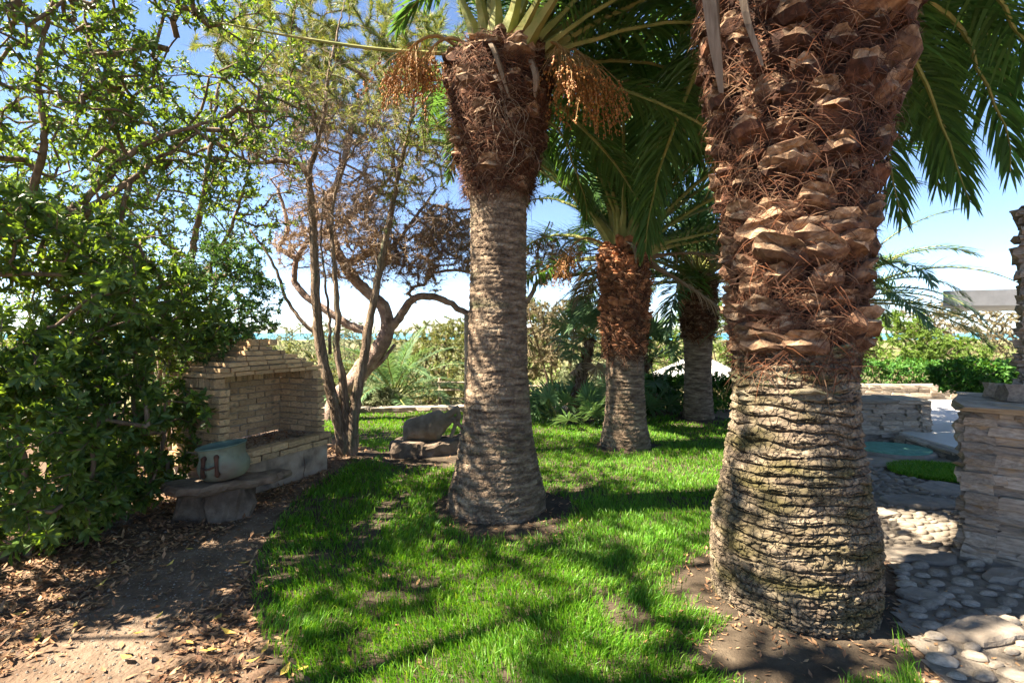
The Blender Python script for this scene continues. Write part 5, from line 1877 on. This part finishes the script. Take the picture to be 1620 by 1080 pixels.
# ------------------------------------------------------------------ path: flagstones and pebbles
FL = [(2.46, 2.68, .25, .13, .15), (2.42, 3.05, .15, .1, .1), (2.75, 3.62, .38, .16, -.1), (3.25, 3.3, .25, .1, .1), (3.9, 2.6, .3, .16, .3), (3.12, 4.55, .3, .2, .2), (3.75, 4.75, .34, .18, -.2), (3.55, 5.5, .4, .22, .3),
      (4.35, 5.15, .3, .2, .1), (4.35, 6.2, .45, .26, -.2), (4.1, 7.0, .36, .22, .2), (4.65, 7.55, .42, .24, .1), (4.6, 8.5, .45, .3, 0), (4.2, 9.3, .4, .28, .3), (3.7, 3.1, .2, .12, .5), (4.3, 4.3, .3, .2, .4), (5.0, 5.0, .28, .2, 0)]
r_ = np.random.default_rng(1200)
flag_pl = []
for i, (x, y, a_, b_, ro) in enumerate(FL):
    k = 9
    t = np.sort(r_.uniform(0, 2 * pi, k) * .35 + np.arange(k) / k * 2 * pi * .65 + r_.normal(0, .1, k))
    t = np.arange(k) / k * 2 * pi + r_.normal(0, .14, k)
    q = np.stack([np.cos(t) * a_, np.sin(t) * b_], -1) * r_.uniform(.85, 1.12, (k, 1))
    c, s = cos(ro), sin(ro)
    q = q @ np.array([[c, s], [-s, c]])
    flag_pl.append((x, y, max(a_, b_), q))
    m_ = slab_mesh(q, -.03, .028, 1210 + i, rough=.008, dens=.06, crag=.03)
    o = m_.build('flagstone', MAT['flag'], path)
    o.location = (x, y, gz1(x, y) + .012)
PEB = []
for i in range(8):
    r2 = np.random.default_rng(1300 + i)
    mb = MB()
    pr = [(0, -.5), (.3, -.42), (.48, -.1), (.44, .22), (.26, .44), (0, .5)]
    a = np.arange(8) / 8 * 2 * pi
    v = [[0, 0, -.5]]
    for rr, zz in pr[1:-1]:
        v += [[cos(t) * rr, sin(t) * rr, zz] for t in a]
    v.append([0, 0, .5])
    v = np.array(v) * (1 + .14 * (r2.random((34, 1)) - .5))
    v[:, 0] *= 1 + .18 * v[:, 1] * r2.normal(0, 1)
    i0 = 1 + np.arange(32).reshape(4, 8)
    q = np.stack([i0[:-1], np.roll(i0[:-1], -1, 1), np.roll(i0[1:], -1, 1), i0[1:]], -1).reshape(-1, 4)[8:]   # buried underside left out
    tr = np.stack([i0[3], np.roll(i0[3], -1), np.full(8, 33)], -1)
    peb_q, peb_t = q, tr
    mb.add(v, [q, tr])
    PEB.append(mb.mesh('pebble_stone', MAT['pebble'], smooth=True))
pts = []
cand = np.stack([r_.uniform(1.95, 5.4, 26000), r_.uniform(2.1, 8.8, 26000)], -1)
ok = in_poly(cand[:, 0], cand[:, 1], PATH) & (edge_dist(cand[:, 0], cand[:, 1], PATH) > .03)
pq = (cand - [3.15, 3.57]) @ np.array([[cos(radians(-42.5)), -sin(radians(-42.5))], [sin(radians(-42.5)), cos(radians(-42.5))]])
ok &= ~((pq[:, 0] > -.06) & (pq[:, 0] < 1.15) & (pq[:, 1] > -.06) & (pq[:, 1] < .9))
ok &= np.hypot(cand[:, 0] - 1.64, cand[:, 1] - 3.02) > .62
ok &= ~(((cand[:, 0] - 4.85) / .62) ** 2 + ((cand[:, 1] - 5.75) / .48) ** 2 < 1)
ok &= ~(((cand[:, 0] - 4.98) / .6) ** 2 + ((cand[:, 1] - 6.7) / .5) ** 2 < 1)
ok &= fbm(np.stack([cand[:, 0] * 1.1, cand[:, 1] * 1.1, cand[:, 0] * 0], -1), 2, 44) < np.where(cand[:, 1] < 3.6, .95, .62)
for x, y, m_, q in flag_pl:
    d = cand - [x, y]
    ok &= ~in_poly(d[:, 0], d[:, 1], q * 1.15)
cand = cand[ok]
kept = np.zeros((0, 3))
for x, y in cand:
    s = r_.uniform(.075, .14) * (1.12 if y < 3.5 else .85)
    if len(kept):
        d = np.hypot((kept[:, 0] - x), (kept[:, 1] - y) * 1.65)
        if (d < (kept[:, 2] + s) * .5).any():
            continue
    kept = np.concatenate([kept, [[x, y, s]]])
kept = kept[np.argsort(kept[:, 1] - kept[:, 2] * 4)]
rest = MB()
for i, (x, y, s) in enumerate(kept):
    ro = r_.normal(0.1, .3)
    sc = (s, s * r_.uniform(.5, .68), s * r_.uniform(.3, .45))
    z = gz1(x, y) + .018
    me = PEB[r_.integers(8)]
    if i < 290:
        link('pebble', me, path, (x, y, z), (0, 0, ro), sc)
    else:
        co = np.empty(len(me.vertices) * 3)
        me.vertices.foreach_get('co', co)
        co = co.reshape(-1, 3) * sc
        c, sn = cos(ro), sin(ro)
        co = np.stack([co[:, 0] * c - co[:, 1] * sn + x, co[:, 0] * sn + co[:, 1] * c + y, co[:, 2] + z], -1)
        rest.add(co, [peb_q, peb_t])
if rest.n:
    o = rest.build('pebbles', MAT['pebble'], path, smooth=True)
    o['kind'] = 'stuff'

# flat stones edging the far side of the lawn
KB = thing('lawn_kerb', 'line of flat pale stones edging the far side of the lawn', 'kerb', (-1, 10.3, 0))
ke = spline([(-4.0, 9.75, 0), (-3.0, 10.15, 0), (-1.2, 10.42, 0), (.5, 10.45, 0), (2.3, 9.95, 0)], 26)
r_ = np.random.default_rng(1400)
for i in range(25):
    a, b = ke[i], ke[i + 1]
    c = (a + b) / 2
    d = b - a
    link('kerb_stone', ST[r_.integers(10)], KB, (c[0] + 1, c[1] - 10.3, .035), (0, 0, atan2(d[1], d[0]) + r_.normal(0, .04)), (np.hypot(d[0], d[1]) * 1.06, r_.uniform(.26, .34), .13))

# ------------------------------------------------------------------ timber fence and steps below the lawn
def fence(label, x0, x1, y, zb, n):
    t = thing('timber_fence', label, 'fence', (x0, y, zb))
    r = np.random.default_rng(int(x0 * 10) + 1500)
    L = x1 - x0
    for i in range(n):
        x = L * i / (n - 1)
        mb = MB()
        tube(mb, [(x, 0, gz1(x0 + x, y) - zb - .1), (x, 0, .85)], .035, 8, bark=.15)
        mb.build('post', MAT['timber'], t)
    for k in range(4):
        mb = MB()
        tube(mb, [(-.05, -.05, .18 + k * .19), (L / 2, -.05, .18 + k * .19 + r.normal(0, .01)), (L + .05, -.05, .18 + k * .19)], .024, 7, bark=.15)
        mb.build('rail', MAT['timber'], t)
    return t


fence('weathered timber rail fence at the top of the steps below the lawn', -1.75, -.35, 12.4, gz1(-1.0, 12.4) + .42, 3)
fence('weathered timber rail fence below the tamarisk behind the fan palm', .25, 1.45, 12.7, gz1(.8, 12.7) + .42, 3)
for k in range(3):
    mb = slab_mesh(np.array([(-.62, -.16), (.62, -.16), (.62, .16), (-.62, .16)]), -.35, .06, 1600 + k, rough=.008)
    o = mb.build('stone_step', MAT['flag'], smooth=True)
    o.location = (-1.15 + k * .05, 11.0 + k * .3, [-.06, -.2, -.36][k])
    tag(o, ['upper', 'middle', 'lowest'][k] + ' stone step going down from the lawn kerb to the timber fence', 'step')

# prop under the pine limb
mb = MB()
zt = P(738, 497, 9.3)[2]
pb_ = P(738, 497, 9.3)
tube(mb, [(0, 0, -.1), (.01, 0, zt * .5), (0, 0, zt + .03)], [.05, .045, .045], 10, bark=.12)
o = mb.build('prop_post', MAT['timber'], smooth=True)
o.location = (pb_[0], pb_[1], gz1(pb_[0], pb_[1]))
tag(o, 'grey wooden post propping up the long pine limb', 'post')

# ------------------------------------------------------------------ parasol on the lower terrace
ux, uy = 5.3, 14.6
g0 = gz1(ux, uy)
UM = thing('parasol', 'white garden parasol with scalloped fringe behind the hedge', 'parasol', (ux, uy, g0), radians(20))
ze, za, rr = P(1100, 592, uy)[2] - g0, P(1100, 556, uy)[2] - g0, 1.3
mb = MB()
tube(mb, [(0, 0, 0), (0, 0, za + .05)], .025, 10)
mb.build('pole', MAT['pole'], UM)
mb = MB()
lathe(mb, [(.0, 0), (.25, 0), (.25, .06), (.05, .09), (.03, .3)], 20)
mb.build('base', MAT['stone_core'], UM)
for k in range(8):
    a0, a1 = k / 8 * 2 * pi, (k + 1) / 8 * 2 * pi
    mb = MB()
    n1, n2 = 7, 8
    v = []
    for i in range(n1):
        t = i / (n1 - 1)
        for j in range(n2):
            s = j / (n2 - 1)
            c0 = np.array([cos(a0), sin(a0)]) * (1 - s) + np.array([cos(a1), sin(a1)]) * s
            sag = .05 * 4 * s * (1 - s) * t
            v.append([c0[0] * rr * t, c0[1] * rr * t, za - (za - ze) * t ** .9 - sag])
    idx = np.arange(n1 * n2).reshape(n1, n2)
    mb.add(v, np.stack([idx[:-1, :-1], idx[:-1, 1:], idx[1:, 1:], idx[1:, :-1]], -1).reshape(-1, 4))
    p_ = mb.build('canopy_panel', MAT['canvas'], UM, smooth=True)
    mb = MB()
    m = 33
    s = np.linspace(0, 1, m)[:, None]
    c0 = np.array([cos(a0), sin(a0)]) * (1 - s) + np.array([cos(a1), sin(a1)]) * s
    zt_ = ze - .05 * 4 * s * (1 - s)
    sc = .1 + .07 * np.abs(np.sin(s * pi * 5))
    v = np.concatenate([np.concatenate([c0 * rr * 1.002, zt_ + .002], 1), np.concatenate([c0 * rr * 1.01, zt_ - sc], 1)])
    i_ = np.arange(m - 1)
    mb.add(v, np.stack([i_, i_ + 1, i_ + 1 + m, i_ + m], -1))
    mb.build('fringe', MAT['canvas'], p_)

# ------------------------------------------------------------------ grass
r_ = np.random.default_rng(2000)
N0 = 330000
yy = np.sqrt(1 / (1 / 1.9 ** 1 + r_.random(N0) * (1 / 10.4 - 1 / 1.9))) ** 2      # density falls with the square of the distance
xx = r_.uniform(-4, 4.1, N0)
keep = in_poly(xx, yy, LAWN) & (np.abs(xx) < yy * 1.05 + .3)
xx, yy = xx[keep], yy[keep]
q3 = lambda s, k: fbm(np.stack([xx * s, yy * s, xx * 0], -1), 3, k)
bare = 0.0 * xx
for mx, my, rad in ((1.64, 3.02, .7), (-.10, 4.55, .72), (1.565, 7.05, .48), (3.34, 9.2, .5), (-2.12, 6.5, .55), (-1.05, 6.6, .75), (1.3, 2.5, .45), (1.1, 9.3, .5)):
    d = np.hypot(xx - mx, (yy - my))
    bare = np.maximum(bare, 1 - sstep(rad * .72, rad * 1.15, d + (q3(4, 60) - .5) * .45))
for mx, my, ra, rb, ro in ((-1.1, 4.5, .16, .55, -.1), (-2.2, 7.8, .7, .28, .1), (.66, 5.05, .05, .3, -.3), (-1.55, 3.4, .12, .4, 0), (-.6, 3.15, .3, .1, .5), (.62, 2.9, .12, .2, .4)):
    dx, dy = xx - mx, yy - my
    c, s = cos(ro), sin(ro)
    d = np.hypot((dx * c + dy * s) / ra, (-dx * s + dy * c) / rb)
    bare = np.maximum(bare, (1 - sstep(.6, 1.3, d + (q3(7, 61) - .5) * 2.2)) * .8)
thin = (sstep(.5, .72, q3(1.7, 62)) * .5 + sstep(.58, .7, q3(4.5, 66)) * .45) * (yy < 7)
ed = edge_dist(xx, yy, LAWN)
edge = 1 - sstep(0, .22, ed + (q3(5, 63) - .5) * .25)
keep = r_.random(len(xx)) > np.clip(np.maximum(np.maximum(bare * 1.02, thin), edge * .8), 0, 1)
xx, yy = xx[keep], yy[keep]
n = len(xx)
hN = q3(2.6, 64)
h = (.03 + .045 * hN + .012 * r_.normal(0, 1, n)).clip(.012, .1) * np.interp(yy, [2, 10], [1.0, .8])
flow = q3(.9, 65) * 4 * pi
la = flow + r_.normal(0, 1.1, n)
lean = r_.uniform(.15, .95, n)
tipd = np.stack([np.cos(la) * lean, np.sin(la) * lean, np.ones(n)], -1)
tipd /= np.linalg.norm(tipd, axis=1, keepdims=True)
fa = r_.uniform(0, 2 * pi, n)
w = np.interp(yy, [2, 4, 10], [.0021, .0032, .0075])[:, None] * r_.uniform(.7, 1.3, (n, 1))
sd = np.stack([np.cos(fa), np.sin(fa), 0 * fa], -1) * w
b0 = np.stack([xx, yy, gz(xx, yy) + .002], -1)
up = np.array([0, 0, 1.0])
m1 = b0 + (tipd * .35 + up * .3) * h[:, None]
tp = b0 + (tipd * 1.0) * h[:, None] * 1.1
V = np.stack([b0 - sd, b0 + sd, m1 - sd * .8, m1 + sd * .8, tp], 1)
b = np.arange(n)[:, None] * 5
mb = MB()
mb.add(V.reshape(-1, 3), [b + np.array([[0, 1, 3, 2]]), b + np.array([[2, 3, 4]])])
o = mb.build('grass', MAT['grass'])
o['kind'] = 'stuff'
tag(o, 'short bright green grass of the shaded garden lawn', 'grass')
# small tuft of lawn between path and step
r_ = np.random.default_rng(2001)
n = 14000
a, d = r_.uniform(0, 2 * pi, n), np.sqrt(r_.random(n))
xx, yy = 4.85 + np.cos(a) * d * .56, 5.75 + np.sin(a) * d * .42
sheet('grass_bed', [(4.85 + cos(t) * .58, 5.75 + sin(t) * .44) for t in np.arange(24) / 24 * 2 * pi], MAT['soil_lawn'], .016, .06)
h = r_.uniform(.025, .06, n)
la = r_.uniform(0, 2 * pi, n)
tipd = np.stack([np.cos(la) * .5, np.sin(la) * .5, np.ones(n)], -1)
fa = r_.uniform(0, 2 * pi, n)
sd = np.stack([np.cos(fa), np.sin(fa), 0 * fa], -1) * .004
b0 = np.stack([xx, yy, gz(xx, yy) + .012], -1)
V = np.stack([b0 - sd, b0 + sd, b0 + (tipd * .4 + up * .2) * h[:, None] - sd * .8, b0 + (tipd * .4 + up * .2) * h[:, None] + sd * .8, b0 + tipd * h[:, None]], 1)
b = np.arange(n)[:, None] * 5
mb = MB()
mb.add(V.reshape(-1, 3), [b + np.array([[0, 1, 3, 2]]), b + np.array([[2, 3, 4]])])
o = mb.build('grass', MAT['grass'])
o['kind'] = 'stuff'
tag(o, 'small oval patch of grass let into the pebble path', 'grass')

# ------------------------------------------------------------------ leaf litter
r_ = np.random.default_rng(2100)
n = 100000
xx, yy = r_.uniform(-5.2, -.2, n), r_.uniform(.9, 7.2, n)
ins = in_poly(xx, yy, LAWN)
ed = edge_dist(xx, yy, LAWN)
tr_ = trodden(xx, yy)
dens = (1 - .86 * tr_) * (.25 + .75 * sstep(.35, .6, fbm(np.stack([xx * 2, yy * 2, xx * 0], -1), 3, 71)))
dens = np.where(ins, .012 + .25 * (1 - sstep(0, .2, ed)), dens)
keep = r_.random(n) < dens * .55
loc = np.stack([xx - -2.66, yy - 4.68], -1) @ np.array([[cos(ang), -sin(ang)], [sin(ang), cos(ang)]])
keep &= ~((loc[:, 0] > 0) & (loc[:, 0] < BW) & (loc[:, 1] > 0) & (loc[:, 1] < BD))
xx, yy = xx[keep], yy[keep]
mb = MB()
litter_mesh(mb, xx, yy, gz(xx, yy) + .004, 2101, L=(.025, .068))
# round the palms and on the pine needles bed
for (cx, cy, ra, k) in ((1.7, 3.02, .85, 700), (-.1, 4.5, .75, 420), (-1.05, 6.5, .8, 300), (-2.12, 6.5, .6, 260), (1.3, 2.45, .6, 260)):
    a, d = r_.uniform(0, 2 * pi, k), ra * r_.uniform(.45, 1.1, k)
    x_, y_ = cx + np.cos(a) * d, cy + np.sin(a) * d
    litter_mesh(mb, x_, y_, gz(x_, y_) + .006, 2102 + k, L=(.015, .05))
o = mb.build('leaf_litter', MAT['litter'])
o['kind'] = 'stuff'
tag(o, 'brown dry leaf litter strewn under the shrubs beside the lawn', 'leaf litter')
mb = MB()
k = 620
x_, y_ = r_.uniform(.15, BW - .15, k), .12 + (BD - .24) * r_.random(k) ** .8
litter_mesh(mb, x_, y_, np.full(k, .432), 2160, L=(.025, .06))
for v in mb.v:
    pass
o = mb.build('leaf_litter', MAT['litter'], None)
o.matrix_world = BQ.matrix_world
o.location = BQ.location
o.rotation_euler = BQ.rotation_euler
o['kind'] = 'stuff'
tag(o, 'rust brown dead leaves lying on the barbecue hearth', 'leaf litter')
# soft crumbs on the soil
mb = MB()
n = 9000
xx, yy = r_.uniform(-3.6, -.4, n), r_.uniform(1.0, 5.6, n)
kp = ~in_poly(xx, yy, LAWN)
xx, yy = xx[kp], yy[kp]
s = r_.uniform(.003, .009, len(xx)) * np.where(r_.random(len(xx)) < .03, 2.2, 1)
c = np.stack([xx, yy, gz(xx, yy) + s * .3], -1)
oct_ = np.array([(1, 0, 0), (-1, 0, 0), (0, 1, 0), (0, -1, 0), (0, 0, .8), (0, 0, -.8)])
V = c[:, None, :] + oct_[None] * s[:, None, None] * r_.uniform(.6, 1.3, (len(xx), 6, 1))
b = np.arange(len(xx))[:, None] * 6
mb.add(V.reshape(-1, 3), np.concatenate([b + np.array([t]) for t in ((0, 2, 4), (2, 1, 4), (1, 3, 4), (3, 0, 4))]))
o = mb.build('gravel', MAT['pathm'])
o['kind'] = 'stuff'
tag(o, 'fine grit and crumbs on the bare trodden earth', 'gravel')
# the yellow leaves one can pick out
YL = []
for i in range(4):
    mb = MB()
    litter_mesh(mb, np.zeros(1), np.zeros(1), np.zeros(1), 2200 + i, L=(.09, .1), flat=.12)
    YL.append(mb.mesh('yellow_leaf_blade', MAT['yellow']))
pix = [(330, 1035), (450, 1068), (400, 1055), (385, 900), (300, 880), (250, 985), (160, 940), (200, 1050), (300, 1022), (120, 1000), (420, 1035), (345, 985), (60, 1020), (95, 960), (270, 905), (220, 1010), (480, 1062), (30, 985), (360, 1010), (180, 905)]
for i, (px, py) in enumerate(pix):
    Yd = CAM_H * FPX / (py - HZ)
    x = (px - 810) / FPX * Yd
    o = link('fallen_leaf', YL[i % 4], None, (x, Yd, gz1(x, Yd) + .012), (0, 0, rng.uniform(0, 6.28)), (rng.uniform(.7, 1.05),) * 3)
    tag(o, 'single yellow fallen leaf lying on the bare earth beside the lawn', 'leaf', 'yellow leaves on the bare earth')

# ------------------------------------------------------------------ the sea air
mb = MB()
box(mb, (-13500, -13500, -13), (13500, 13500, 260))
hz = bpy.data.materials.new('sea_air')
hz.use_nodes = True
n_ = hz.node_tree
n_.nodes.remove(n_.nodes['Principled BSDF'])
pv = n_.nodes.new('ShaderNodeVolumePrincipled')
pv.inputs['Color'].default_value = (.82, .9, 1, 1)
pv.inputs['Density'].default_value = .00003
pv.inputs['Anisotropy'].default_value = .3
n_.links.new(pv.outputs[0], n_.nodes['Material Output'].inputs['Volume'])
o = mb.build('haze', hz)
o['kind'] = 'stuff'
tag(o, 'thin sea haze paling the far hills', 'haze')
